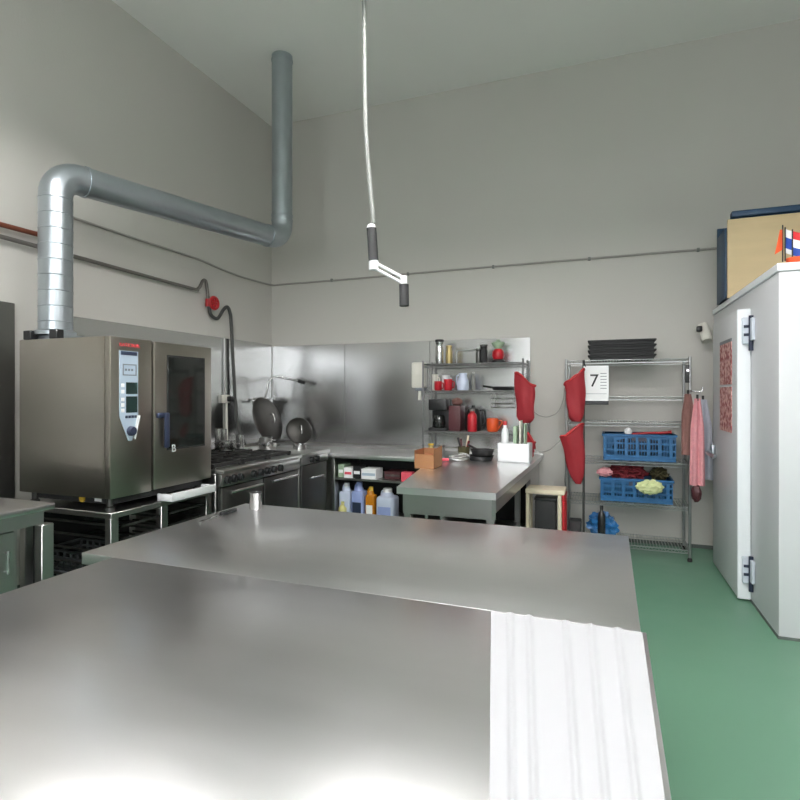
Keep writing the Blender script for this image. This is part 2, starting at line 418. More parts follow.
O = thing('combi_oven', (-3.3, 3.0, .76), 'large brushed steel combi steamer oven with glass door and control panel', 'oven')
ox0, ox1, oy0, oy1, oz0, oz1 = -3.71, -2.89, 2.54, 3.46, .845, 1.862
MB().box(ox0, ox1 - .05, oy0, oy1, oz0, oz1, .006).build('body', 'steel_oven', O)
MB().box(ox1 - .049, ox1, oy0, 2.872, oz0, oz1, .008).build('control_fascia', 'steel_oven', O)
D = MB().box(ox1 - .045, ox1 + .006, 2.884, oy1, oz0 + .005, oz1 - .004, .010).build('door', 'steel_oven', O)
MB().box(ox1 - .049, ox1 - .02, 2.872, 2.884, oz0 + .01, oz1 - .005).build('door_gasket', 'rubber', O, smooth=0)
MB().box(ox1 + .0055, ox1 + .009, 3.008, 3.372, 1.118, 1.762, .0015, 1).build('door_window', 'glass_dark', D)
wf = MB()
for a, b, c, d in ((2.998, 3.382, 1.108, 1.118), (2.998, 3.382, 1.762, 1.772), (2.998, 3.008, 1.118, 1.762), (3.372, 3.382, 1.118, 1.762)): wf.box(ox1 + .0055, ox1 + .008, a, b, c, d)
wf.build('window_seal', 'rubber', D, smooth=0)
hd = MB(); hd.box(ox1 + .006, ox1 + .03, 2.90, 2.985, 1.335, 1.372, .008).box(ox1 + .03, ox1 + .052, 2.945, 2.985, 1.13, 1.372, .009)
hd.build('door_handle', 'navy', D)
text('letter_mark', 'B', .075, (ox1 + .0105, 3.06, 1.115), RX, 'paper', D)
CP = MB().prism([(2.606, 1.775), (2.752, 1.775), (2.752, 1.36), (2.705, 1.20), (2.675, 1.20), (2.606, 1.36)], 'x', ox1 - .002, ox1 + .004).build('control_panel', 'bluegrey', O, smooth=0)
CP['label'] = 'pale blue control panel tapering downwards'
MB().box(ox1 + .0035, ox1 + .006, 2.615, 2.742, 1.748, 1.772).build('title_strip', 'navy', CP, smooth=0)
ic = MB()
for a, b, c, d in ((2.63, 2.738, 1.685, 1.692), (2.63, 2.738, 1.618, 1.625), (2.63, 2.637, 1.625, 1.685), (2.731, 2.738, 1.625, 1.685)): ic.box(ox1 + .0035, ox1 + .006, a, b, c, d)
for y in (2.648, 2.672, 2.696): ic.box(ox1 + .0035, ox1 + .006, y, y + .014, 1.648, 1.662)
ic.build('mode_symbols', 'greyp', CP, smooth=0)
for z0, z1 in ((1.50, 1.575), (1.38, 1.485)):
    MB().box(ox1 + .0035, ox1 + .007, 2.655, 2.745, z0, z1, .001, 1).build('display', 'display', CP)
for z in (1.555, 1.515, 1.465, 1.43, 1.395):
    MB().box(ox1 + .0035, ox1 + .008, 2.617, 2.642, z - .012, z + .012, .003).build('button', 'paper', CP)
sb = MB()
for k in range(4): sb.box(ox1 + .0035, ox1 + .007, 2.65 + k * .024, 2.668 + k * .024, 1.345, 1.362)
sb.build('button_row', 'navy', CP, smooth=0)
kn = MB().lathe([(.032, 0), (.030, .022), (.026, .028), (.001, .029)], 0, 0, 24)
kn.xform(Matrix(((0, 0, 1), (0, 1, 0), (-1, 0, 0))), (0, 0, 0))
for v in kn.bm.verts: v.co += V((ox1 + .003, 2.692, 1.262))
kn.build('control_knob', 'navy', CP)
MB().prism([(2.742, 1.36), (2.765, 1.36), (2.725, 1.205), (2.715, 1.215)], 'x', ox1 + .004, ox1 + .012).build('guard_strip', 'paper', CP, smooth=0)
text('lettering', 'RATIONAL', .034, (ox1 + .0015, 2.69, 1.812), RX, 'redlogo', O)
for x in (-3.64, -2.96):
    for y in (2.60, 3.39):
        MB().lathe([(.03, .76), (.03, .785), (.02, .79), (.02, .846)], x, y, 16).build('foot', 'steel_dark', O)
MB().box(-3.66, -2.94, 2.60, 3.42, .80, .846).build('drip_base', 'blackm', O, smooth=0)
f = MB().lathe([(.026, 0), (.026, .004), (.001, .0041)], 0, 0, 20); f.xform(Matrix(((1, 0, 0), (0, 0, -1), (0, 1, 0))), (0, 0, 0))
for v in f.bm.verts: v.co += V((-3.20, 2.600, .823))
f.build('warning_sticker', 'yellow', O)
MB().box(-3.09, -3.03, 2.597, 2.60, .812, .834).build('label_plate', 'paper', O, smooth=0)
# white tray pushed under the oven door
b = MB(); b.box(-2.925, -2.79, 2.95, 3.40, .762, .772, .003, 1).box(-2.805, -2.79, 2.95, 3.40, .762, .818, .006).box(-2.925, -2.79, 2.95, 2.965, .762, .812, .005).box(-2.925, -2.79, 3.385, 3.40, .762, .812, .005).box(-2.925, -2.91, 2.95, 3.40, .762, .79, .005)
tag(b.build('plastic_tray', 'white'), 'white plastic tray on the oven stand under the glass door', 'tray')

# exhaust duct
dp = fillet([(-3.55, 2.68, 1.90), (-3.55, 2.68, 3.01), (-3.13, 4.82, 3.075), (-3.13, 4.82, H - .004)], .16, 10)
T = thing('exhaust_duct', (-3.55, 2.68, 1.862), 'galvanised round duct rising from the oven, running along the wall and up', 'duct')
MB().tube(dp, .104, 28).build('duct_pipe', 'galv', T, smooth=60)
for k in range(9):
    z = 1.99 + k * .105
    MB().tube([(-3.55, 2.68, z - .003), (-3.55, 2.68, z), (-3.55, 2.68, z + .003)], [.104, .107, .104], 28).build('seam_ring', 'galv', T, smooth=60)
dv = (V((-3.13, 4.82, 3.075)) - V((-3.55, 2.68, 3.01))).normalized()
for q in (.20, 1.98):
    p = V((-3.55, 2.68, 3.01)) + dv * q; MB().tube([p - dv * .012, p + dv * .012], .110, 28).build('duct_collar', 'galv', T, smooth=60)
for z in (3.27, 3.32, 4.9): MB().tube([(-3.13, 4.82, z - .006), (-3.13, 4.82, z + .006)], .110, 28).build('duct_collar', 'galv', T, smooth=60)
MB().box(-3.68, -3.42, 2.605, 2.80, 1.863, 1.90, .004, 1).lathe([(.125, 1.90), (.125, 1.925), (.107, 1.935)], -3.55, 2.68, 28).build('flange', 'galv', T)
for x in (-3.645, -3.40): MB().box(x - .035, x + .035, 2.545, 2.60, 1.863, 1.925, .004, 1).build('flange_block', 'black', T)

# ------------------------------------------------------------------ pipes on the left wall
tag(MB().tube([(-4.03, .3, 2.695), (-4.03, 2.50, 2.70), (-4.03, 2.60, 2.70), (-4.03, 2.60, 2.70), (-4.03, 3.02, 2.705)], .019, 10).build('copper_pipe', 'copper'), 'brown copper pipe on the left wall, uppermost, ending behind the duct', 'pipe')
gp = smoothpath([(-4.03, .3, 2.63), (-4.03, 1.6, 2.623), (-4.03, 2.9, 2.612), (-4.03, 4.45, 2.59), (-4.03, 4.62, 2.60), (-4.03, 4.70, 2.70), (-4.03, 4.745, 2.70), (-4.03, 4.77, 2.60), (-4.03, 4.785, 2.50)], 8)
T = thing('gas_pipe', (-4.03, 4.8, .9), 'grey pipe hooking over to a red valve, its hose dropping to the range', 'pipe')
MB().tube(gp, .017, 10).build('pipe_run', 'pipe', T)
MB().tube(smoothpath([(-4.03, 4.79, 2.46), (-4.03, 4.82, 2.36), (-4.03, 4.93, 2.33), (-4.03, 5.03, 2.44), (-4.03, 5.10, 2.48), (-4.03, 5.145, 2.42), (-4.03, 5.165, 2.30), (-4.02, 5.20, 1.7), (-4.0, 5.23, 1.2), (-3.9, 5.24, .915)], 8), .019, 10).build('hose', 'hose', T)
vb = MB().tube([(-4.03, 4.785, 2.52), (-4.03, 4.785, 2.44)], .032, 12).build('valve_body', 'redpaint', T)
vw = MB(); ring = [(-3.965, 4.80 + .062 * math.cos(a), 2.475 + .062 * math.sin(a)) for a in [2 * PI * k / 20 for k in range(20)]]
vw.tube(ring, .016, 8, closed=True)
for k in range(3):
    a = PI * k / 3; vw.tube([(-3.965, 4.80 - .06 * math.cos(a), 2.475 - .06 * math.sin(a)), (-3.965, 4.80 + .06 * math.cos(a), 2.475 + .06 * math.sin(a))], .013, 8)
vw.tube([(-4.03, 4.80, 2.475), (-3.955, 4.80, 2.475)], .014, 8)
vw.build('valve_wheel', 'redpaint', vb)
cw = smoothpath([(-4.065, 3.15, 2.93), (-4.065, 3.8, 2.925), (-4.065, 4.6, 2.925), (-4.065, 5.0, 2.90), (-4.065, 5.36, 2.885), (-4.06, 5.8, 2.89), (-4.03, 6.01, 2.895), (-3.9, 6.026, 2.90), (-3, 6.026, 2.895), (-1.8, 6.026, 2.903), (.3, 6.026, 2.903), (1.6, 6.026, 2.898), (3.0, 6.026, 2.898)], 6)
T = thing('wall_cable', (-1.5, 6.02, 2.89), 'grey cable clipped along the left wall and right across the back wall', 'cable')
MB().tube(cw, .0115, 8).build('cable_run', 'conduit', T)
for x in (-3.2, -2.2, -1.2, -.2, .8):
    MB().box(x - .012, x + .012, 6.008, 6.037, 2.882, 2.918, .003, 1).build('cable_clip', 'cable', T)
T = thing('power_socket', (-4.05, 5.1, 1.40), 'pale electrical socket on the left steel sheet beside the range', 'socket')
MB().box(-4.058, -4.02, 5.03, 5.13, 1.40, 1.49, .006).build('housing', 'cream', T)
MB().box(-4.02, -3.96, 5.075, 5.13, 1.415, 1.475, .01).build('plug', 'black', T)
MB().tube([(-4.045, 5.07, 1.49), (-4.045, 5.065, 2.14)], .008).build('conduit_pipe', 'steel', T)
MB().tube([(-4.045, 5.10, 1.40), (-4.045, 5.11, .92)], .013).build('drop_pipe', 'cream', T)
T = thing('mixer_tap', (-4.0, 5.5, 1.3), 'bent steel wall tap with black spout above the pan lid in the corner', 'tap')
MB().tube(smoothpath([(-4.05, 5.70, 1.42), (-3.98, 5.70, 1.42), (-3.93, 5.70, 1.50), (-3.90, 5.72, 1.66), (-3.82, 5.77, 1.71), (-3.68, 5.84, 1.68), (-3.56, 5.88, 1.655)], 6), .013, 10).build('spout', 'chrome', T)
MB().tube([(-3.58, 5.875, 1.66), (-3.50, 5.895, 1.635)], .024, 12).build('nozzle', 'black', T)
MB().box(-4.057, -4.03, 5.63, 5.77, 1.37, 1.47, .006).build('wall_plate', 'chrome', T)
for y in (5.58, 5.82): MB().tube([(-4.03, y, 1.42), (-3.93, y, 1.42)], .026, 12).build('tap_knob', 'chrome', T)

# ------------------------------------------------------------------ cooking range
R = thing('cooking_range', (-3.3, 4.1, 0), 'long steel gas range along the left wall with a row of black knobs', 'stove')
rx0, rx1, ry0, ry1 = -3.78, -2.82, 3.50, 4.66
MB().box(rx0, rx1 - .06, ry0, ry1, .12, .875, .004, 1).build('body', 'steel', R)
MB().box(rx0, rx1 + .02, ry0, ry1, .875, .905, .006).build('hob_top', 'steel', R)
cf = MB().box(rx1 - .06, rx1, ry0, ry1, .775, .874, .006).build('control_fascia', 'steel', R)
def knob(name, x, y, z, r, parent, m='black'):
    k = MB().lathe([(r, 0), (r * .95, .016), (r * .8, .030), (.001, .031)], 0, 0, 16)
    k.xform(Matrix(((0, 0, 1), (0, 1, 0), (-1, 0, 0))), (0, 0, 0))
    k.box(.028, .036, -r * .18, r * .18, -r * .9, r * .9)
    for v in k.bm.verts: v.co += V((x, y, z))
    return k.build(name, m, parent)
for y in (3.56, 3.64, 3.72, 3.90, 4.0, 4.1, 4.2, 4.3): knob('knob', rx1, y, .825, .032, cf)
for y0, y1 in ((ry0 + .02, 4.06), (4.09, ry1 - .02)):
    d = MB().box(rx1 - .055, rx1 - .012, y0, y1, .20, .762, .006).build('oven_door', 'steel_dark', R)
    MB().tube([(rx1 + .03, y0 + .06, .725), (rx1 + .03, y1 - .06, .725)], .012, 10).tube([(rx1 - .02, y0 + .08, .725), (rx1 + .03, y0 + .08, .725)], .008).tube([(rx1 - .02, y1 - .08, .725), (rx1 + .03, y1 - .08, .725)], .008).build('door_handle', 'chrome', d)
for x in (rx0 + .06, rx1 - .12):
    for y in (ry0 + .06, ry1 - .06): MB().lathe([(.03, 0), (.022, .03), (.022, .121)], x, y, 14).build('foot', 'steel_dark', R)
for cx in (-3.55, -3.10):
    for cy in (3.70, 4.08, 4.46):
        b = MB().lathe([(.06, .905), (.06, .92), (.04, .928), (.001, .93)], cx, cy, 18)
        b.build('burner', 'iron', R)
        g = MB()
        for s in (-.17, .17):
            g.box(cx - .19, cx + .19, cy + s - .009, cy + s + .009, .915, .945); g.box(cx + s - .009, cx + s + .009, cy - .18, cy + .18, .915, .945)
        for a in (0, PI / 2): g.box(cx - .17, cx + .17, cy - .008, cy + .008, .93, .945) if a == 0 else g.box(cx - .008, cx + .008, cy - .17, cy + .17, .93, .945)
        for sx in (-.17, .17):
            for sy in (-.17, .17): g.box(cx + sx - .012, cx + sx + .012, cy + sy - .012, cy + sy + .012, .9045, .93)
        g.build('pan_support', 'iron', R, smooth=0)

F = thing('griddle_unit', (-3.3, 4.95, 0), 'narrow steel griddle unit with two knobs between range and counter', 'stove')
MB().box(rx0, rx1 - .03, 4.68, 5.22, .12, .875, .004, 1).build('body', 'steel', F)
MB().box(rx0, rx1 + .02, 4.68, 5.235, .875, .912, .006).build('griddle_plate', 'steel', F)
cf = MB().box(rx1 - .03, rx1 + .003, 4.68, 5.22, .80, .874, .004, 1).build('control_fascia', 'steel', F)
for y in (4.86, 4.97): knob('knob', rx1 + .003, y, .838, .030, cf)
d = MB().box(rx1 - .03, rx1 - .005, 4.70, 5.20, .18, .79, .005).build('oven_door', 'steel_dark', F)
MB().tube([(rx1 + .035, 4.80, .66), (rx1 + .035, 5.06, .66)], .011).tube([(rx1 - .01, 4.81, .66), (rx1 + .035, 4.81, .66)], .008).tube([(rx1 - .01, 5.05, .66), (rx1 + .035, 5.05, .66)], .008).build('door_handle', 'chrome', d)
for x in (rx0 + .06, rx1 - .10):
    for y in (4.74, 5.16): MB().lathe([(.03, 0), (.022, .03), (.022, .121)], x, y, 14).build('foot', 'steel_dark', F)

# pan lid, a disc for the shadow beside it, pots on range and griddle
def disc(name, c, r, tilt, yaw, m, label, cat, hm='black'):
    t = thing(name, (c[0], c[1], c[2] - r), label, cat)
    R3 = Matrix.Rotation(yaw, 3, 'Z') @ Matrix.Rotation(tilt, 3, 'Y')
    b = MB().lathe([(r, -.006), (r * 1.01, 0), (r, .006), (r * .9, .02), (r * .5, .042), (.001, .05)], 0, 0, 40); b.xform(R3, (0, 0, 0))
    for v in b.bm.verts: v.co += V(c)
    b.build('lid_disc', m, t)
    h = MB().tube(smoothpath([(-.05, 0, .045), (-.04, 0, .085), (.04, 0, .085), (.05, 0, .045)], 5), .009); h.xform(R3, (0, 0, 0))
    for v in h.bm.verts: v.co += V(c)
    h.build('lid_handle', hm, t)
    return t
disc('pan_lid', (-3.74, 5.46, 1.20), 0.275, 1.25, .02, 'lid_dark', 'large dark round pan lid standing upright in the corner behind the range', 'lid', 'chrome')
disc('pan_lid', (-3.56, 5.86, 1.05), .165, 1.30, -.7, 'lid_dark', 'smaller dark round lid leaning on the back steel sheet behind the large lid', 'lid', 'chrome')  # shadow beside the large lid, modelled as a second dark disc
def pot(x, y, z, r, h, m, label, handle=True, cat='pot'):
    t = thing('cooking_pot', (x, y, z), label, cat)
    MB().lathe([(r * .96, z), (r, z + .01), (r, z + h), (r + .006, z + h + .003), (r - .004, z + h + .003), (r - .006, z + .012), (.001, z + .011)], x, y, 28).build('pot_body', m, t)
    if handle:
        for s in (-1, 1):
            MB().tube(smoothpath([(x + s * (r - .003), y - .035, z + h * .75), (x + s * (r + .035), y - .03, z + h * .78), (x + s * (r + .035), y + .03, z + h * .78), (x + s * (r - .003), y + .035, z + h * .75)], 4), .006).build('pot_handle', 'chrome', t)
    return t
pot(-3.55, 4.46, .946, .10, .085, 'chrome', 'small shiny steel pot on the back burner of the range')
pot(-3.35, 4.90, .913, .085, .07, 'chrome', 'shiny low steel pan in the middle of the griddle unit')
pot(-3.08, 5.08, .913, .07, .05, 'chrome', 'small shiny steel bowl at the front of the griddle unit', False, 'bowl')
pot(-3.52, 5.10, .913, .07, .11, 'steel', 'narrow steel pot at the back of the griddle unit', True)
pot(-3.72, 4.56, .946, .03, .20, 'chrome', 'thin shiny shaker at the back edge of the range, left of two', False, 'shaker')
pot(-3.72, 4.645, .946, .032, .19, 'chrome', 'thin shiny shaker at the back edge of the range, right of two', False, 'shaker')
pot(-3.62, 4.78, .913, .045, .16, 'chrome', 'tall thin shiny canister at the back corner of the griddle unit', False, 'canister')

# ------------------------------------------------------------------ back counter, peninsula table
C = thing('back_counter', (-2.3, 5.6, 0), 'steel counter along the back wall with open shelves beneath', 'counter')
MB().box(-4.0, -.66, 5.25, 6.01, .815, .86, .004).build('worktop', 'steel_top', C)
MB().box(-4.0, -.66, 5.985, 6.012, .86, .895).build('upstand', 'steel', C, smooth=0)
for x in (-2.79, -1.73, -.72): MB().box(x - .02, x + .02, 5.28, 5.95, .0, .815, .003, 1).build('side_panel', 'steel', C)
MB().box(-2.77, -.74, 5.93, 5.95, .10, .815).build('back_panel', 'blackm', C, smooth=0)
MB().box(-2.77, -1.75, 5.28, 5.93, .58, .60).build('shelf', 'steel', C, smooth=0)
MB().box(-2.77, -1.75, 5.28, 5.93, .10, .13).build('shelf', 'steel', C, smooth=0)
MB().box(-1.71, -.74, 5.30, 5.93, .10, .13).build('shelf', 'steel', C, smooth=0)

Pn = thing('preparation_table', (-1.03, 4.3, 0), 'steel preparation table sticking out from the back counter into the room', 'table')
MB().prism([(-1.33, 3.42), (-.665, 3.42), (-.64, 5.245), (-1.62, 5.245)], 'z', .835, .88).build('tabletop', 'steel_top', Pn, smooth=0)
MB().prism([(-1.30, 3.46), (-.70, 3.46), (-.68, 3.49), (-1.30, 3.49)], 'z', .70, .834).build('front_apron', 'steel', Pn, smooth=0)
MB().prism([(-.70, 3.46), (-.68, 5.20), (-.70, 5.20), (-.72, 3.49)], 'z', .72, .834).build('side_apron', 'steel', Pn, smooth=0)
MB().prism([(-1.30, 3.46), (-1.56, 5.20), (-1.54, 5.20), (-1.28, 3.49)], 'z', .72, .834).build('side_apron', 'steel', Pn, smooth=0)
for x, y in ((-1.275, 3.50), (-.715, 3.50), (-1.52, 5.15), (-.80, 5.15)):
    MB().box(x - .025, x + .025, y - .025, y + .025, 0, .834, .003, 1).build('leg', 'steel', Pn)
MB().prism([(-1.27, 3.52), (-.73, 3.52), (-.78, 5.14), (-1.50, 5.14)], 'z', .30, .325).build('undershelf', 'steel', Pn, smooth=0)
for i, (x, y, w, d, h, m, l) in enumerate(((-1.10, 3.72, .34, .3, .24, 'blackm', 'black box on the shelf under the preparation table, left of the pair'), (-.83, 3.80, .16, .36, .18, 'steel_dark', 'dark steel container on the shelf under the preparation table, right of the black box'))):
    b = MB(); z = .326; b.box(x - w / 2, x + w / 2, y - d / 2, y + d / 2, z, z + .012).box(x - w / 2, x - w / 2 + .012, y - d / 2, y + d / 2, z, z + h, .003, 1).box(x + w / 2 - .012, x + w / 2, y - d / 2, y + d / 2, z, z + h, .003, 1).box(x - w / 2, x + w / 2, y - d / 2, y - d / 2 + .012, z, z + h, .003, 1).box(x - w / 2, x + w / 2, y + d / 2 - .012, y + d / 2, z, z + h, .003, 1)
    tag(b.build('storage_box', m), l, 'box')

# cardboard box, red carton
t = thing('cardboard_box', (-1.46, 4.45, .88), 'open brown cardboard box on the left side of the preparation table', 'box')
Rz = Matrix.Rotation(.25, 3, 'Z'); b = MB(); x, y, z, w, d, h = -1.44, 4.45, .88, .17, .24, .15
b.box(x - w / 2, x + w / 2, y - d / 2, y + d / 2, z, z + .006).box(x - w / 2, x - w / 2 + .006, y - d / 2, y + d / 2, z, z + h).box(x + w / 2 - .006, x + w / 2, y - d / 2, y + d / 2, z, z + h).box(x - w / 2, x + w / 2, y - d / 2, y - d / 2 + .006, z, z + h - .03).box(x - w / 2, x + w / 2, y + d / 2 - .006, y + d / 2, z, z + h)
b.build('box_body', 'card', t, smooth=0)
MB().prism([(y - d / 2, z + h), (y + d / 2, z + h), (y + d / 2, z + h + .025), (y - d / 2, z + h + .01)], 'x', x + w / 2 - .006, x + w / 2).build('box_flap', 'card', t, smooth=0)
MB().box(x - w / 2 + .012, x + w / 2 - .012, y - d / 2 + .012, y + d / 2 - .012, z + .01, z + .10, .01).build('contents', 'orange', t)
t = tag(MB().box(-2.0, -1.885, 5.262, 5.36, .601, .70, .004, 1).build('food_carton', 'pinkbox'), 'pink and red carton at the right end of the upper counter shelf', 'carton')

# goods on the counter shelves
def carton(x0, x1, y0, y1, z0, z1, m, label, stripe='ink', name='food_box'):
    t = thing(name, ((x0 + x1) / 2, (y0 + y1) / 2, z0), label, 'box', 'boxes on the upper counter shelf')
    MB().box(x0, x1, y0, y1, z0, z1, .003, 1).build('carton', m, t)
    MB().box(x0 + .01, x1 - .01, y0 - .0015, y0, z0 + (z1 - z0) * .35, z0 + (z1 - z0) * .6).build('print_band', stripe, t, smooth=0)
    return t
carton(-2.75, -2.68, 5.32, 5.5, .601, .74, 'greenboard', 'pale green box at the left end of the upper counter shelf', 'paper')
carton(-2.67, -2.57, 5.30, 5.45, .601, .71, 'paper', 'white box with pink band, second on the upper counter shelf', 'pinkbox')
carton(-2.56, -2.47, 5.30, 5.44, .601, .735, 'black', 'black and white box between two white boxes on the counter shelf', 'paper')
carton(-2.46, -2.29, 5.29, 5.48, .601, .71, 'paper', 'wide white box, rightmost white box on the upper counter shelf', 'bluegrey')
carton(-2.24, -2.06, 5.40, 5.6, .601, .68, 'maroon', 'dark low box beside the pink carton on the counter shelf', 'steel_dark')
def jug(x, y, z, w, d, h, m, label, capm='white', lab=None):
    t = thing('jerrycan', (x, y, z), label, 'canister', 'bottles and canisters on the lower counter shelf')
    b = MB(); b.box(x - w / 2, x + w / 2, y - d / 2, y + d / 2, z, z + h * .78, min(w, d) * .18, 4)
    b.lathe([(min(w, d) * .42, z + h * .74), (min(w, d) * .3, z + h * .84), (min(w, d) * .2, z + h * .9)], x, y, 18)
    b.build('canister_body', m, t)
    MB().lathe([(min(w, d) * .24, z + h * .885), (min(w, d) * .24, z + h * .985), (min(w, d) * .2, z + h)], x, y, 18).build('cap', capm, t)
    MB().tube(smoothpath([(x - w * .35, y, z + h * .74), (x - w * .3, y, z + h * .9), (x - w * .05, y, z + h * .93)], 4), .012).build('handle', m, t)
    if lab: MB().box(x - w * .36, x + w * .36, y - d / 2 - .0015, y - d / 2 + .01, z + h * .12, z + h * .5).build('paper_label', lab, t, smooth=0)
jug(-2.69, 5.42, .131, .13, .15, .40, 'paleblue', 'pale blue canister at the left end of the lower counter shelf')
jug(-2.53, 5.40, .131, .14, .15, .42, 'bluejug', 'blue canister between the pale one and the amber bottle', 'bluejug', 'navy')
jug(-2.385, 5.38, .131, .10, .10, .38, 'amber', 'amber bottle with white label on the lower counter shelf', 'yellow', 'paper')
jug(-2.21, 5.42, .131, .20, .20, .37, 'paleblue', 'broad whitish canister, rightmost on the lower counter shelf', 'paper', 'bluejug')
t = thing('sponge_bag', (-2.755, 5.32, .131), 'pale yellow bundle in front of the pale blue canister', 'bag')
MB().blob((-2.69, 5.315, .225), (.045, .03, .085), .3, 3, 3).build('bag_body', 'paleyellow', t)
MB().tube([(-2.69, 5.315, .29), (-2.69, 5.315, .34)], [.014, .02], 8).build('bag_neck', 'paleyellow', t)

# ------------------------------------------------------------------ wire shelf on the counter
W = thing('wire_shelf', (-1.35, 5.8, .86), 'chrome wire shelf unit standing on the back counter, full of crockery', 'shelf')
wx0, wx1, wy0, wy1 = -1.88, -.82, 5.62, 5.95
for x in (wx0, wx1):
    for y in (wy0, wy1): MB().tube([(x, y, .861), (x, y, 1.86)], .011, 10).build('post', 'wire_dark', W)
def wires(b, x0, x1, y0, y1, z, n):
    for y in (y0, y1): b.tube([(x0, y, z), (x1, y, z)], .0045, 6).tube([(x0, y, z - .028), (x1, y, z - .028)], .004, 6)
    for x in (x0, x1): b.tube([(x, y0, z), (x, y1, z)], .006, 6).tube([(x, y0, z - .028), (x, y1, z - .028)], .005, 6)
    for k in range(1, n):
        x = x0 + (x1 - x0) * k / n; b.tube([(x, y0, z + .003), (x, y1, z + .003)], .003, 5)
    k = 0
    for k in range(n // 2):
        xa, xb = x0 + (x1 - x0) * k / (n // 2), x0 + (x1 - x0) * (k + .5) / (n // 2); xc = x0 + (x1 - x0) * (k + 1) / (n // 2)
        b.tube([(xa, y0, z), (xb, y0, z - .028)], .0025, 5).tube([(xb, y0, z - .028), (xc, y0, z)], .0025, 5)
    return b
for z in (1.82, 1.53, 1.095): wires(MB(), wx0, wx1, wy0, wy1, z, 36).build('wire_deck', 'wire_dark', W, smooth=60)
def sx(u): return -1.878 + (u - 427) * .0108
def lathething(name, cat, label, x, y, parts, group=None):
    z0 = min(p[1][0][1] for p in parts); t = thing(name, (x, y, z0), label, cat, group)
    for nm, prof, m in parts: MB().lathe(prof, x, y, 22).build(nm, m, t)
    return t
def bottle(x, y, z, r, h, m, cm, label, cat='bottle', neck=.45, name='bottle'):
    return lathething(name, cat, label, x, y, [('bottle_body', [(r * .95, z), (r, z + .01), (r, z + h * .68), (r * .8, z + h * .78), (r * neck, z + h * .84), (r * neck, z + h * .9)], m),
                      ('cap', [(r * neck * 1.15, z + h * .895), (r * neck * 1.15, z + h * .99), (r * neck, z + h)], cm)])
ZT, ZM, ZL = 1.829, 1.539, 1.104
bottle(sx(440), 5.76, ZT, .044, .265, 'chrome', 'black', 'steel vacuum flask with black top at the left of the top shelf', 'flask', .95, 'vacuum_flask')
bottle(sx(449), 5.80, ZT, .036, .20, 'brass', 'brass', 'brass coloured canister beside the steel flask on the top shelf', 'canister', .8, 'canister')
t = thing('wire_rail', (sx(466), 5.9, ZT), 'thin steel rail between canister and black tins on the top shelf', 'rail')
MB().tube(fillet([(sx(455), 5.88, ZT), (sx(455), 5.88, ZT + .15), (sx(477), 5.88, ZT + .15), (sx(477), 5.88, ZT)], .02, 4), .006).build('rail_bar', 'steel', t)
bottle(sx(480), 5.76, ZT, .030, .16, 'steel_dark', 'steel', 'grey tin, left of the two tins on the top shelf', 'tin', .95, 'tin')
bottle(sx(486), 5.72, ZT, .038, .19, 'blackm', 'steel_dark', 'black tin, right of the grey tin on the top shelf', 'tin', .95, 'tin')
t = thing('coffee_grinder', (sx(499), 5.78, ZT), 'red grinder with glass lid on black base at the right of the top shelf', 'grinder')
MB().lathe([(.075, ZT), (.075, ZT + .02), (.055, ZT + .035)], sx(499), 5.78, 24).build('base', 'black', t)
MB().lathe([(.05, ZT + .035), (.065, ZT + .07), (.06, ZT + .12), (.035, ZT + .145)], sx(499), 5.78, 24).build('body', 'red', t)
MB().lathe([(.035, ZT + .145), (.07, ZT + .20), (.07, ZT + .21), (.03, ZT + .225), (.012, ZT + .245)], sx(499), 5.78, 24).build('lid', 'greenboard', t)
def mug(x, y, z, r, h, m, label, group='cups on the middle shelf'):
    t = thing('mug', (x, y, z), label, 'cup', group)
    MB().lathe([(r * .8, z), (r * .95, z + .008), (r, z + h), (r - .004, z + h), (r * .9 - .004, z + .012), (.001, z + .011)], x, y, 22).build('cup_body', m, t)
    MB().tube(smoothpath([(x + r * .93, y, z + h * .8), (x + r * 1.4, y, z + h * .75), (x + r * 1.38, y, z + h * .3), (x + r * .9, y, z + h * .22)], 5), .006, 8).build('handle', m, t)
mug(sx(439), 5.74, ZM, .042, .10, 'red', 'red mug, leftmost on the middle wire shelf')
mug(sx(450.2), 5.715, ZM, .046, .12, 'red', 'taller red mug beside the leftmost red mug')
mug(sx(444), 5.86, ZM, .045, .17, 'white', 'white mug behind the two red mugs')
mug(sx(433), 5.84, ZM, .035, .18, 'cream', 'tall pale beaker at the left post of the middle shelf')
t = thing('milk_jug', (sx(464.5), 5.75, ZM), 'white and pale blue jug in the centre of the middle shelf', 'jug')
MB().lathe([(.058, ZM), (.066, ZM + .02), (.060, ZM + .10), (.042, ZM + .155), (.048, ZM + .185), (.042, ZM + .185), (.03, ZM + .15), (.001, ZM + .149)], sx(464.5), 5.75, 26).build('jug_body', 'paleblue', t)
MB().tube(smoothpath([(sx(464.5) - .045, 5.75, ZM + .165), (sx(464.5) - .07, 5.75, ZM + .15), (sx(464.5) - .07, 5.75, ZM + .08), (sx(464.5) - .06, 5.75, ZM + .05)], 5), .007).build('handle', 'paleblue', t)
bottle(sx(474), 5.80, ZM, .022, .20, 'cable', 'steel', 'slim grey bottle right of the jug on the middle shelf')
t = thing('frying_pan', (sx(503), 5.76, ZM), 'flat black frying pan at the right of the middle shelf', 'pan')
MB().lathe([(.10, ZM), (.12, ZM + .035), (.124, ZM + .037), (.117, ZM + .035), (.098, ZM + .006), (.001, ZM + .005)], sx(504), 5.76, 30).build('pan_body', 'black', t)
MB().tube([(sx(504) - .11, 5.74, ZM + .03), (sx(504) - .20, 5.70, ZM + .045)], .011, 8).build('pan_handle', 'black', t)
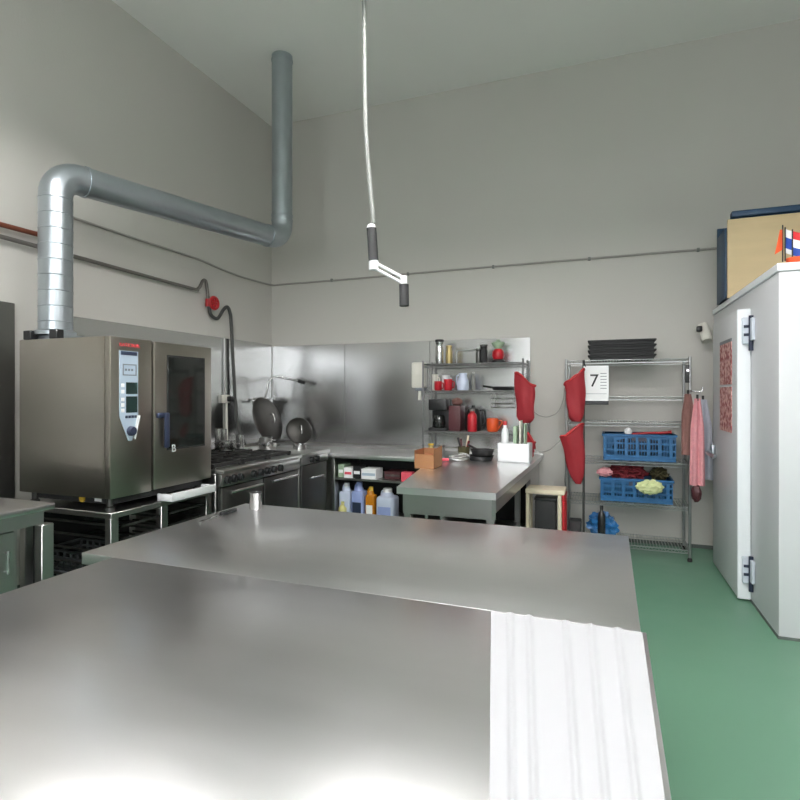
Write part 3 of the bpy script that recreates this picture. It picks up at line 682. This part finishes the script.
# lower shelf
t = thing('coffee_machine', (sx(440), 5.78, ZL), 'black coffee machine at the left of the lowest wire shelf', 'appliance')
x0, x1 = sx(431), sx(450)
MB().box(x0, x1, 5.80, 5.93, ZL, ZL + .34, .012).build('water_tank', 'black', t)
MB().box(x0, x1, 5.66, 5.80, ZL + .22, ZL + .34, .012).build('brew_head', 'black', t)
MB().box(x0, x1, 5.66, 5.80, ZL, ZL + .03, .006).build('drip_tray', 'blackm', t)
MB().lathe([(.055, ZL + .031), (.07, ZL + .08), (.06, ZL + .15), (.045, ZL + .17)], (x0 + x1) / 2, 5.73, 22).build('pot', 'glass_dark', t)
tag(MB().box(sx(451), sx(463), 5.70, 5.92, ZL, ZL + .27, .008).build('tea_box', 'maroon'), 'dark maroon box between the two black machines on the lowest shelf', 'box')
tag(MB().blob((sx(458), 5.78, ZL + .315), (.06, .05, .042), .2, 2).build('bread_bag', 'brown'), 'small brown bag on top of the maroon box', 'bag')
t = thing('kettle', (sx(472), 5.83, ZL), 'black kettle behind the red flask on the lowest shelf', 'kettle')
MB().lathe([(.085, ZL), (.09, ZL + .03), (.08, ZL + .18), (.06, ZL + .235), (.02, ZL + .25), (.018, ZL + .275)], sx(473), 5.84, 26).build('kettle_body', 'black', t)
MB().tube(smoothpath([(sx(473) + .07, 5.84, ZL + .22), (sx(473) + .125, 5.84, ZL + .21), (sx(473) + .13, 5.84, ZL + .09), (sx(473) + .08, 5.84, ZL + .05)], 5), .012).build('handle', 'black', t)
bottle(sx(475), 5.70, ZL, .050, .24, 'red', 'cable', 'bright red flask with pale cap on the lowest wire shelf', 'flask', .5, 'vacuum_flask')
t = thing('orange_jug', (sx(494), 5.76, ZL), 'orange jug at the right of the lowest wire shelf', 'jug')
MB().lathe([(.05, ZL), (.062, ZL + .02), (.065, ZL + .12), (.058, ZL + .14), (.05, ZL + .14), (.052, ZL + .02), (.001, ZL + .019)], sx(494), 5.76, 24).build('jug_body', 'orange', t)
MB().tube(smoothpath([(sx(494) + .06, 5.76, ZL + .12), (sx(494) + .10, 5.76, ZL + .10), (sx(494) + .06, 5.76, ZL + .03)], 5), .007).build('handle', 'orange', t)
t = thing('wire_basket', (sx(504), 5.78, 1.36), 'small wire basket hung under the middle shelf at its right end', 'basket')
b = MB(); xa, xb, ya, yb = sx(494), sx(515), 5.68, 5.92
for z in (1.36, 1.40, 1.455): b.tube([(xa, ya, z), (xb, ya, z), (xb, yb, z), (xa, yb, z)], .005, 6, closed=True)
for k in range(8): b.tube([(xa + (xb - xa) * k / 7, ya, 1.36), (xa + (xb - xa) * k / 7, yb, 1.36)], .003, 5)
for x, y in ((xa, ya), (xb, ya), (xa, yb), (xb, yb)): b.tube([(x, y, 1.36), (x, y, 1.497)], .005, 6)
b.build('basket_wires', 'steel', t, smooth=60)

# soap dispenser
t = thing('soap_dispenser', (-2.03, 5.95, 1.55), 'white dispenser on the back steel sheet, left of the wire shelf', 'dispenser')
MB().box(-2.12, -1.96, 5.91, 6.015, 1.57, 1.86, .018, 4).build('housing', 'cream', t)
MB().box(-2.085, -1.985, 5.925, 6.01, 1.535, 1.575, .008).build('pump_block', 'greyp', t)
MB().tube([(-2.03, 5.95, 1.54), (-2.03, 5.95, 1.43)], [.018, .022], 12).build('outlet', 'cream', t)

# things on the preparation table / counter
def on(u, v, z):                       # spot on a horizontal plane, from a bearing
    pass
t = thing('food_container', (-.80, 5.03, .88), 'white plastic container on the right edge of the preparation table', 'container')
b = MB(); x0, x1, y0, y1, z0, z1 = -.955, -.665, 4.97, 5.15, .881, 1.055
b.box(x0, x1, y0, y1, z0, z0 + .01).box(x0, x1, y0, y0 + .012, z0, z1, .004).box(x0, x1, y1 - .012, y1, z0, z1, .004).box(x0, x0 + .012, y0, y1, z0, z1, .004).box(x1 - .012, x1, y0, y1, z0, z1, .004)
b.build('container_body', 'white', t)
bd = [(-.80, 5.00, .030, .23, 'greenboard', 'greenish chopping board, left of the boards standing in the white container'), (-.755, 5.0, .012, .28, 'cream', 'cream chopping board, middle of the boards in the white container'), (-.715, 5.0, .014, .25, 'greenboard', 'greenish chopping board, right of the boards standing in the white container')]
for x, y, w, h, m, l in bd:
    b = MB().box(x - w / 2, x + w / 2, y - .01, y + .12, .893, .98 + h, .005); tag(b.build('chopping_board', m), l, 'board', 'boards in the white container')
bottle(-.90, 5.06, .8925, .034, .36, 'white', 'redpaint', 'white bottle with red cap standing at the left in the white container')
t = thing('whisk', (-1.40, 4.9, .88), 'pink-handled whisk lying on the preparation table', 'whisk')
MB().tube([(-1.50, 4.80, .897), (-1.38, 4.86, .90)], .014, 8).build('handle', 'pinkbox', t)
b = MB()
for k in range(5):
    a = PI * k / 5; w = [(0, 0), (.05, .03), (.12, .04), (.17, .02), (.18, 0), (.17, -.02), (.12, -.04), (.05, -.03), (0, 0)]
    b.tube(smoothpath([(-1.38 + l, 4.86 + l * .4 + q * math.cos(a), .925 + q * math.sin(a) * .9) for l, q in w], 3), .003, 5)
b.build('wires', 'chrome', t)
def pan_on(x, y, z, r, h, m, label, ang, name='frying_pan', cat='pan'):
    t = thing(name, (x, y, z), label, cat)
    MB().lathe([(r * .85, z), (r, z + h), (r + .004, z + h), (r - .005, z + h - .002), (r * .83, z + .006), (.001, z + .005)], x, y, 28).build('pan_body', m, t)
    dx, dy = math.cos(ang), math.sin(ang)
    MB().tube([(x + dx * r * .95, y + dy * r * .95, z + h * .8), (x + dx * (r + .17), y + dy * (r + .17), z + h + .02)], .011, 8).build('pan_handle', 'black', t)
pan_on(-1.13, 5.08, .881, .12, .045, 'black', 'black pan at the bottom of the pair beside the white container', 1.9)
pan_on(-1.12, 5.10, .930, .11, .05, 'iron', 'black pan on top of the pair beside the white container', 2.3)
t = thing('utensil_pot', (-1.38, 5.42, .86), 'dark pot of utensils behind the whisk on the back counter', 'pot')
MB().lathe([(.055, .861), (.06, .97), (.056, .97), (.05, .87), (.001, .869)], -1.38, 5.42, 22).build('pot_body', 'olive', t)
for k, (dx, dy, m, h) in enumerate(((-.03, 0, 'black', .2), (.02, .02, 'wood', .22), (.03, -.02, 'darkred', .17), (-.01, -.03, 'maroon', .19))):
    MB().tube([(-1.38 + dx * .5, 5.42 + dy * .5, .875), (-1.38 + dx * 2, 5.42 + dy * 1.4, .86 + h)], [.006, .012], 8).build('utensil', m, t)
bottle(-1.72, 5.40, .861, .03, .13, 'brass', 'yellow', 'small jar with yellow lid, left of the two jars on the counter', 'jar', .9, 'jar')
bottle(-1.62, 5.44, .861, .034, .12, 'steel', 'steel', 'small steel jar, right of the yellow lidded jar on the counter', 'jar', .9, 'jar')
tag(MB().box(-1.0, -.85, 5.40, 5.58, .861, 1.0, .006).build('teal_box', 'teal'), 'teal box behind the white container on the back counter', 'box')

# ------------------------------------------------------------------ storage rack on the right
K = thing('storage_rack', (.14, 5.72, 0), 'tall chrome wire rack against the back wall, holding blue crates', 'rack')
kx0, kx1, ky0, ky1 = -.395, .667, 5.52, 5.95
for x in (kx0, kx1):
    for y in (ky0, ky1):
        p = MB().tube([(x, y, .035), (x, y, 1.835)], .0125, 12).build('post', 'wire', K)
        MB().lathe([(.02, 0), (.02, .02), (.010, .036)], x, y, 14).build('foot', 'rubber', p)
MB().tube([(-.235, ky0, .085), (-.235, ky0, 1.825)], .011, 12).build('upright', 'steel_dark', K)
for z in (1.818, 1.473, 1.232, .868, .482, .100): wires(MB(), kx0, kx1, ky0, ky1, z, 40).build('wire_deck', 'wire', K, smooth=60)
# black trays on top
tray = None
for k in range(4):
    z = 1.825 + k * .047
    lbs = ['black ribbed tray at the bottom of the stack on the rack', 'black ribbed tray second from the bottom of the stack on the rack', 'black ribbed tray third from the bottom of the stack on the rack', 'black ribbed tray at the top of the stack on the rack']
    b = MB(); x0, x1, y0, y1 = -.20, .40, 5.55, 5.90
    b.box(x0 + .02, x1 - .02, y0 + .015, y1 - .015, z, z + .034, .006).box(x0, x1, y0, y1, z + .030, z + .046, .004)
    o = b.build('stacking_tray', 'blackm'); tag(o, lbs[k], 'tray', 'black trays stacked on the rack')
# calendar
t = thing('tear_off_calendar', (-.12, 5.47, 1.40), 'white calendar sheet with big numeral clipped to the rack', 'calendar')
MB().box(-.235, -.012, 5.490, 5.500, 1.435, 1.765, .001, 1).build('page', 'paper', t, smooth=0)
MB().box(-.235, -.012, 5.488, 5.503, 1.40, 1.435, .002, 1).build('backing_strip', 'black', t)
text('numeral', '7', .17, (-.14, 5.489, 1.62), RNY, 'ink', t)
b = MB()
for k in range(6): b.box(-.085, -.03 , 5.4885, 5.490, 1.69 - k * .028, 1.696 - k * .028)
b.box(-.22, -.03, 5.4885, 5.490, 1.50, 1.504)
b.build('printed_lines', 'greyp', t, smooth=0)
MB().tube(smoothpath([(-.215, 5.495, 1.755), (-.225, 5.495, 1.78), (-.235, 5.493, 1.81)], 4), .006).build('hanger', 'black', t)
# blue crates
def crate(x0, x1, y0, y1, z0, z1, label):
    t = thing('stacking_crate', ((x0 + x1) / 2, (y0 + y1) / 2, z0), label, 'crate', 'blue crates on the rack')
    b = MB(); w = .010
    b.box(x0, x1, y0, y1, z0, z0 + .012)
    b.box(x0, x1, y0, y0 + w, z0, z0 + .05).box(x0, x1, y0, y0 + w, z1 - .04, z1).box(x0, x1, y1 - w, y1, z0, z1).box(x0, x0 + w, y0, y1, z0, z1).box(x1 - w, x1, y0, y1, z0, z1)
    b.build('crate_body', 'crate', t, smooth=0)
    MB().box(x0 - .012, x1 + .012, y0 - .012, y0 + w, z1 - .022, z1, .003, 1).box(x0 - .012, x1 + .012, y1 - w, y1 + .012, z1 - .022, z1, .003, 1).box(x0 - .012, x0 + w, y0, y1, z1 - .022, z1, .003, 1).box(x1 - w, x1 + .012, y0, y1, z1 - .022, z1, .003, 1).build('rim', 'crate', t)
    r = MB(); n = 26
    for k in range(n + 1):
        x = x0 + (x1 - x0 - .008) * k / n; r.box(x, x + (.008 if k % 4 else .022), y0 - (.002 if k % 4 else .007), y0 + w, z0 + .03, z1 - .022)
    for z in (z0 + .0, z0 + (z1 - z0) * .36, z0 + (z1 - z0) * .62): r.box(x0, x1, y0 - .005, y0 + w, z, z + .016)
    r.build('ribs', 'crate', t, smooth=0)
    h = MB().box((x0 + x1) / 2 - .06, (x0 + x1) / 2 + .06, y0 - .0035, y0 - .001, z1 - .065, z1 - .03).build('grip_slot', 'navy', t, smooth=0)
    return t
crate(-.06, .56, 5.56, 5.92, .878, 1.125, 'blue plastic crate on the middle shelf, upper of the two crates')
crate(-.085, .535, 5.56, 5.92, .492, .71, 'blue plastic crate overflowing with cloths, lower of the two crates')
tag(MB().blob((.25, 5.75, .99), (.23, .12, .09), .08, 11, 3).build('cloth_heap', 'navy'), 'dark cloths filling the upper blue crate', 'cloth')
t = tag(MB().tube(smoothpath([(.18, 5.63, 1.12), (.32, 5.62, 1.135), (.45, 5.63, 1.14), (.53, 5.63, 1.15)], 4), [.012] * 12 + [.018]).build('rolling_handle', 'redpaint'), 'red stick lying along the upper blue crate rim', 'handle')
tag(MB().blob((.16, 5.62, 1.145), (.035, .03, .035), .25, 5).build('paper_ball', 'paper'), 'crumpled white paper on top of the upper blue crate', 'paper')
tag(MB().blob((.16, 5.75, .745), (.155, .12, .07), .45, 21, 3.5, 4).build('cloth_heap', 'darkred'), 'dark red cloths heaped in the lower blue crate', 'cloth')
tag(MB().blob((.44, 5.77, .74), (.075, .11, .062), .4, 22, 3.5, 4).build('cloth_heap', 'olive'), 'olive cloth at the right of the lower blue crate', 'cloth')
tag(MB().blob((-.05, 5.60, .755), (.07, .055, .04), .35, 23, 3, 3).build('cloth_roll', 'pink'), 'pale pink cloth at the left corner of the lower crate', 'cloth')
tag(MB().blob((.335, 5.475, .655), (.11, .045, .065), .3, 24, 3, 4).build('cloth_bundle', 'lime'), 'pale green cloth hanging over the front of the lower crate', 'cloth')
tag(MB().blob((-.07, 5.72, .21), (.13, .09, .13), .45, 31, 4, 4, True).build('plastic_bag', 'bluebag'), 'crumpled blue bag on the bottom of the rack', 'bag')
bottle(-.075, 5.555, .108, .034, .335, 'black', 'black', 'black bottle in front of the crumpled blue bag', neck=.4)

# towels on the rack's right post
def drape(x, y, zt, zb, w, amp, nf, th, m, name, label, cat, axis='x', taper=1.0, hook='black'):
    t = thing(name, (x, y, zb), label, cat)
    def P(u, v):
        z = zt + (zb - zt) * v; k = (u - .5) * w * (.45 + .55 * min(1, v * 3)) * (1 + (taper - 1) * v)
        q = amp * (0.5 + .5 * v) * math.sin(u * nf * 2 * PI + v * .8)
        return (x + k, y + q, z) if axis == 'x' else (x + q, y + k, z)
    MB().sheet(P, 24, 16, th).build('cloth', m, t, smooth=60)
    MB().tube([(x, y, zt - .02), (x, y, zt + .035)], .010, 8).build('hanging_loop', hook, t)
    return t
drape(.645, 5.45, 1.50, .96, .10, .014, 1.5, .008, 'brown', 'kitchen_towel', 'brown towel hung on the rack post, left of the pink towel', 'towel')
drape(.712, 5.41, 1.46, .70, .092, .018, 2, .008, 'pink', 'kitchen_towel', 'long pink checked towel hung right of the brown towel', 'towel', taper=1.25)
drape(.79, 5.66, 1.45, .72, .13, .015, 1.5, .008, 'apron', 'apron', 'pale bluish apron hung behind the pink towel', 'apron', taper=1.3)
tag(MB().blob((.705, 5.42, .63), (.04, .04, .075), .3, 41, 3, 3).build('hanging_cloth', 'maroon'), 'dark maroon cloth hung below the pink towel', 'cloth').location.z += 0
t = thing('bulldog_clip', (.66, 5.50, 1.60), 'black clip on the top of the rack right post', 'clip')
MB().box(.628, .662, 5.485, 5.506, 1.60, 1.76, .004).build('jaw', 'black', t)
MB().box(.634, .656, 5.478, 5.485, 1.70, 1.72, .002, 1).build('lever', 'chrome', t)
bl = MB().blob((.635, 5.485, 1.40), (.022, .02, .03), .2, 44).build('red_knot', 'redpaint'); tag(bl, 'small red ball hung on the rack right post', 'ball')
t = thing('rack_hook_bar', (.70, 5.50, 1.52), 'thin steel hook bar holding the towels beside the rack', 'hook bar')
MB().tube(fillet([(.667, 5.505, 1.53), (.667, 5.47, 1.53), (.76, 5.47, 1.515), (.76, 5.47, 1.56)], .02, 4), .007).build('bar', 'chrome', t)

# ------------------------------------------------------------------ red mesh pouches strung between shelf and rack
def pouch(prof_top, zb, cx, cy, wt, wb, slant, label, seed):
    """open tapering fabric pouch, rim slanting along x"""
    t = thing('mesh_pouch', (cx, cy, zb), label, 'pouch', 'red mesh pouches strung on cables')
    n, m = 28, 14; b = MB(); rings = []
    for inner in (0, 1):
        for j in range(m + 1):
            f = j / m if not inner else 1 - j / m
            ring = []
            for k in range(n):
                a = 2 * PI * k / n; w = wb + (wt - wb) * (f ** .8)
                rr = w / 2 * min(1, .55 + f * 4) - (.004 if inner else 0) + .007 * math.sin(a * 5 + seed * 2 + f * 3) * (.3 + f) + .006 * math.sin(f * 9 + a * 2 + seed)
                x = cx + rr * math.cos(a) + slant[1] * (1 - f); y = cy + rr * .55 * math.sin(a)
                zt = prof_top + slant[0] * math.cos(a) + .012 * math.sin(a * 3 + seed)
                zz = zb + (zt - zb) * f
                if inner and f < .02: zz += .006
                ring.append(b.bm.verts.new((x, y, zz)))
            rings.append(ring)
    for p, q in zip(rings, rings[1:]):
        for k in range(n): b.bm.faces.new((p[k], p[(k + 1) % n], q[(k + 1) % n], q[k]))
    b.bm.faces.new(rings[0][::-1]); b.bm.faces.new(rings[-1])
    b.build('pouch_fabric', 'redmesh', t, smooth=60)
    rim = [(cx + wt / 2 * math.cos(a), cy + wt / 2 * .55 * math.sin(a), prof_top + slant[0] * math.cos(a) + .012 * math.sin(a * 3 + seed)) for a in [2 * PI * k / 28 for k in range(28)]]
    MB().tube(rim, .009, 8, closed=True).build('rim_cord', 'redpaint', t)
    return t
pouch(1.645, 1.215, -.780, 5.50, .20, .155, (-.075, .0), 'red mesh pouch at the right end of the wire shelf, upper one', 1)
pouch(1.075, .875, -.735, 5.52, .10, .06, (-.06, .0), 'small red mesh pouch behind the chopping boards, lower left one', 2)
pouch(1.66, 1.24, -.315, 5.43, .18, .14, (.07, .02), 'red mesh pouch on the rack left post, upper one', 3)
pouch(1.155, .655, -.335, 5.43, .21, .10, (.07, .055), 'red mesh pouch on the rack left post, hanging below the calendar', 4)
def wire(pts, label):
    tag(MB().tube(smoothpath(pts, 8), .0055, 6).build('thin_cable', 'conduit'), label, 'cable', 'thin cables between the red pouches')
wire([(-.70, 5.49, 1.33), (-.64, 5.5, 1.29), (-.56, 5.5, 1.28), (-.47, 5.5, 1.33), (-.42, 5.47, 1.44), (-.405, 5.46, 1.56)], 'thin grey cable sagging between the two upper red pouches')
wire([(-.70, 5.52, .96), (-.63, 5.52, .93), (-.55, 5.5, .96), (-.48, 5.48, 1.02), (-.43, 5.46, 1.075)], 'thin grey cable sagging between the two lower red pouches')

# ------------------------------------------------------------------ stool
T = thing('step_stool', (-.53, 5.1, 0), 'small stool with pale top and red side legs between table and rack', 'stool')
MB().box(-.705, -.37, 4.98, 5.24, .615, .655, .006).build('seat', 'wood', T)
for x, y, m in ((-.688, 5.0, 'wood'), (-.412, 5.0, 'wood'), (-.688, 5.22, 'wood'), (-.42, 5.22, 'wood')):
    MB().box(x - .014, x + .014, y - .014, y + .014, 0, .614, .003, 1).build('leg', m, T)
r = MB(); r.box(-.392, -.368, 4.985, 5.02, 0, .614, .004, 1); r.build('side_rail', 'redpaint', T)['label'] = 'red painted upright'
r = MB(); r.box(-.392, -.368, 5.20, 5.235, 0, .614, .004, 1); r.build('side_rail', 'redpaint', T)['label'] = 'red painted upright'
MB().box(-.395, -.366, 4.98, 5.24, .56, .613, .004, 1).build('side_brace', 'redpaint', T)['label'] = 'red painted brace'
t = thing('waste_bin', (-.53, 5.21, 0), 'dark bin standing under the small stool', 'bin')
MB().box(-.63, -.45, 5.03, 5.19, .0, .55, .012).build('bin_body', 'blackm', t)
MB().box(-.635, -.445, 5.025, 5.195, .55, .575, .006).build('bin_lid', 'black', t)
tag(MB().box(-.36, -.25, 5.30, 5.46, 0, .33, .01).build('black_crate', 'blackm'), 'low black box on the floor right of the stool', 'box')

# ------------------------------------------------------------------ hanging cable with grips
T = thing('hanging_cable', (-1.2, 2.75, 1.98), 'pale cable hanging from the ceiling with two black grips on a white bracket', 'hanging cable')
MB().tube(smoothpath([(-1.26, 2.73, H - .03), (-1.255, 2.73, 3.9), (-1.25, 2.734, 3.2), (-1.243, 2.736, 2.92), (-1.225, 2.744, 2.66), (-1.205, 2.752, 2.43)], 6), .0115, 10).build('cable_run', 'cable', T)
MB().tube([(-1.217, 2.75, 2.405), (-1.205, 2.752, 2.225)], .027, 18).build('grip', 'blackm', T)
MB().tube([(-1.218, 2.75, 2.425), (-1.2168, 2.75, 2.404)], [.018, .027], 18).build('collar', 'white', T)
b = MB(); A, B2 = V((-1.205, 2.752, 2.205)), V((-1.052, 2.812, 2.118))
nrm = (B2 - A).normalized().cross(V((0, -1, 0))).normalized()
for s in (-.016, .016): b.tube([A + V((0, 0, s)), B2 + V((0, 0, s))], .008, 10)
b.tube([A + V((0, 0, .024)), A - V((0, 0, .028))], .026, 16).tube([B2 + V((0, 0, .026)), B2 - V((0, 0, .02))], .018, 16)
b.build('bracket', 'white', T)
MB().tube([(-1.051, 2.812, 2.098), (-1.049, 2.812, 1.98)], .026, 18).build('grip', 'blackm', T)
MB().lathe([(.05, H - .05), (.05, H - .005), (.02, H - .004)], -1.26, 2.73, 18).build('ceiling_rose', 'white', T)

# ------------------------------------------------------------------ cold store
Cd = thing('cold_store', (.965, 3.974, 0), 'tall white cold store box on the right with a hinged door', 'cold store')
cx0, cx1, cy0, cy1, ch = .965, 2.9, 3.974, 5.96, 2.25
MB().box(cx0, cx1, cy0, cy1, .012, ch, .006, 2).build('body', 'cold', Cd)
MB().box(cx0 - .004, cx1, cy0 - .004, cy1 - .03, 0, .018).build('base_profile', 'coving', Cd, smooth=0)
MB().box(cx0 - .012, cx1 + .01, cy0 - .012, cy1, ch + .001, ch + .05, .004, 1).build('top_trim', 'coldtrim', Cd)
for x in (1.9,): MB().box(x - .004, x + .004, cy0 - .004, cy0, .05, ch).build('panel_joint', 'greyp', Cd, smooth=0)
D = MB().box(cx0 - .085, cx0 - .001, 4.62, 5.52, .012, 2.12, .012).build('door', 'cold', Cd)
MB().box(cx0 - .088, cx0 - .003, 4.605, 4.622, .016, 2.115, .004, 1).build('door_edge', 'coldtrim', D)
for z in (1.86, .14):
    hg = MB().box(cx0 - .062, cx0 - .004, 4.575, 4.607, z, z + .19, .004, 1).box(cx0 - .022, cx0 - .001, 4.50, 4.61, z + .02, z + .18, .004, 1); hg = hg.build('hinge', 'hinge_white', Cd)
    MB().tube([(cx0 - .012, 4.56, z - .05), (cx0 - .012, 4.56, z + .20)], .016, 12).build('hinge_pin', 'navy', hg)
    for zz in (.055, .115): MB().box(cx0 - .055, cx0 - .020, 4.571, 4.576, z + zz, z + zz + .02).build('hinge_slot', 'navy', hg, smooth=0)
hn = MB().box(cx0 - .115, cx0 - .085, 5.40, 5.47, .94, 1.06, .006).tube(smoothpath([(cx0 - .105, 5.44, 1.0), (cx0 - .145, 5.42, .995), (cx0 - .15, 5.30, .99), (cx0 - .125, 5.20, .985)], 5), .014, 10)
hn.build('door_handle', 'galv', D)
for z0, z1 in ((1.575, 1.90), (1.205, 1.555)):
    nt = MB().box(cx0 - .0905, cx0 - .085, 4.79, 5.20, z0, z1, .001, 1).build('notice_sheet', 'notice', D, smooth=0)
MB().box(cx0 - .0915, cx0 - .085, 4.79, 5.20, 1.90, 1.925).build('notice_clip', 'greyp', D, smooth=0)
Cd.rotation_euler.z = math.radians(1.2)

# camera on the wall by the cold store
t = thing('security_camera', (.87, 5.9, 1.98), 'white wall camera with dark lens beside the cold store top', 'camera')
b = MB().tube([(.825, 5.93, 2.16), (.855, 5.86, 2.00)], .045, 16); b.tube([(.845, 6.035, 2.12), (.845, 5.92, 2.10)], .02, 10)
b.build('housing', 'cream', t)
MB().box(.765, .81, 5.83, 5.89, 2.09, 2.14, .008).build('lens', 'black', t)

# crate with plywood front on the cold store
T = thing('boarded_crate', (1.3, 5.4, 2.30), 'dark blue crate with a plywood front board on top of the cold store', 'crate')
zb = 2.301
b = MB(); x0, x1, y0, y1, z1 = .90, 1.62, 5.27, 5.66, 2.985
b.box(x0, x1, y0 + .02, y1, zb, zb + .02).box(x0, x0 + .025, y0 + .02, y1, zb, z1 - .09, .006).box(x1 - .025, x1, y0 + .02, y1, zb, z1, .006).box(x0, x1, y1 - .025, y1, zb, z1, .006).box(x0 + .05, x1, y0 + .02, y0 + .045, zb, z1, .006)
b.build('crate_shell', 'crate_dark', T)
MB().box(x0 + .045, x1 + .03, y0 - .02, y0 + .06, z1 - .015, z1 + .035, .008).build('crate_rim', 'crate_dark', T)
MB().box(x0 + .015, x1 + .02, y0 - .012, y0 + .012, zb, z1 - .03, .003, 1).build('plywood_front', 'ply', T)['label'] = 'plywood front board'
# party flags near the corner
t = thing('plant_bowl', (1.075, 4.12, 2.302), 'orange red bowl holding paper flags on the cold store corner', 'bowl')
MB().lathe([(.035, 2.302), (.05, 2.325), (.058, 2.355), (.054, 2.355), (.042, 2.33), (.001, 2.328)], 1.095, 4.12, 22).build('bowl_body', 'pennant', t)
def flag(x, y, zt, ang, kind, label):
    t = thing('paper_flag', (x, y, 2.34), label, 'flag', 'paper flags on the cold store')
    MB().tube([(x, y, 2.337), (x, y, zt)], .004, 6).build('stick', 'ink', t)
    dx, dy = math.cos(ang), math.sin(ang)
    def band(v0, v1, m):
        def P(u, v): return (x + dx * .075 * u, y + dy * .075 * u + .006 * math.sin(u * 5), zt - .01 - (v0 + (v1 - v0) * v) * .15 - .03 * u)
        MB().sheet(P, 8, 2, .0015).build('stripe', m, t, smooth=60)
    if kind == 'tri': band(0, .33, 'flagred'); band(.33, .67, 'paper'); band(.67, 1, 'flagblue')
    elif kind == 'blue': band(0, .34, 'paper'); band(.34, .80, 'flagblue'); band(.8, 1.0, 'paper')
    else:
        def P(u, v): return (x + dx * (.018 + .03 * v) * u, y + dy * .04 * u, zt - .03 - .125 * v - .03 * u * v + .0 * u)
        MB().sheet(P, 6, 8, .002).build('pennant_cloth', 'pennant', t, smooth=60)
flag(1.030, 4.10, 2.55, .2, 'blue', 'white and blue paper flag, middle of the three on the cold store')
flag(1.066, 4.09, 2.53, -.1, 'tri', 'red white blue paper flag, nearest the right photo edge')
flag(1.022, 4.12, 2.57, PI + .3, 'pen', 'orange triangular pennant, left of the paper flags')

# ------------------------------------------------------------------ camera and light
cam = bpy.data.cameras.new('camera'); co = bpy.data.objects.new('camera', cam); COL.objects.link(co)
cam.sensor_width = 36; cam.lens = 550 / 800 * 36; cam.shift_y = -6 / 800; cam.clip_start = .02
co.location = (0, 0, 1.5); co.rotation_euler = (PI / 2, 0, math.radians(20.9))
scene.camera = co
w = bpy.data.worlds.new('world'); scene.world = w; w.use_nodes = True
w.node_tree.nodes['Background'].inputs[0].default_value = (.8, .9, 1, 1); w.node_tree.nodes['Background'].inputs[1].default_value = .4
vs = scene.view_settings
vs.view_transform = 'Standard'; vs.look = 'None'; vs.exposure = 0.5; vs.gamma = 1
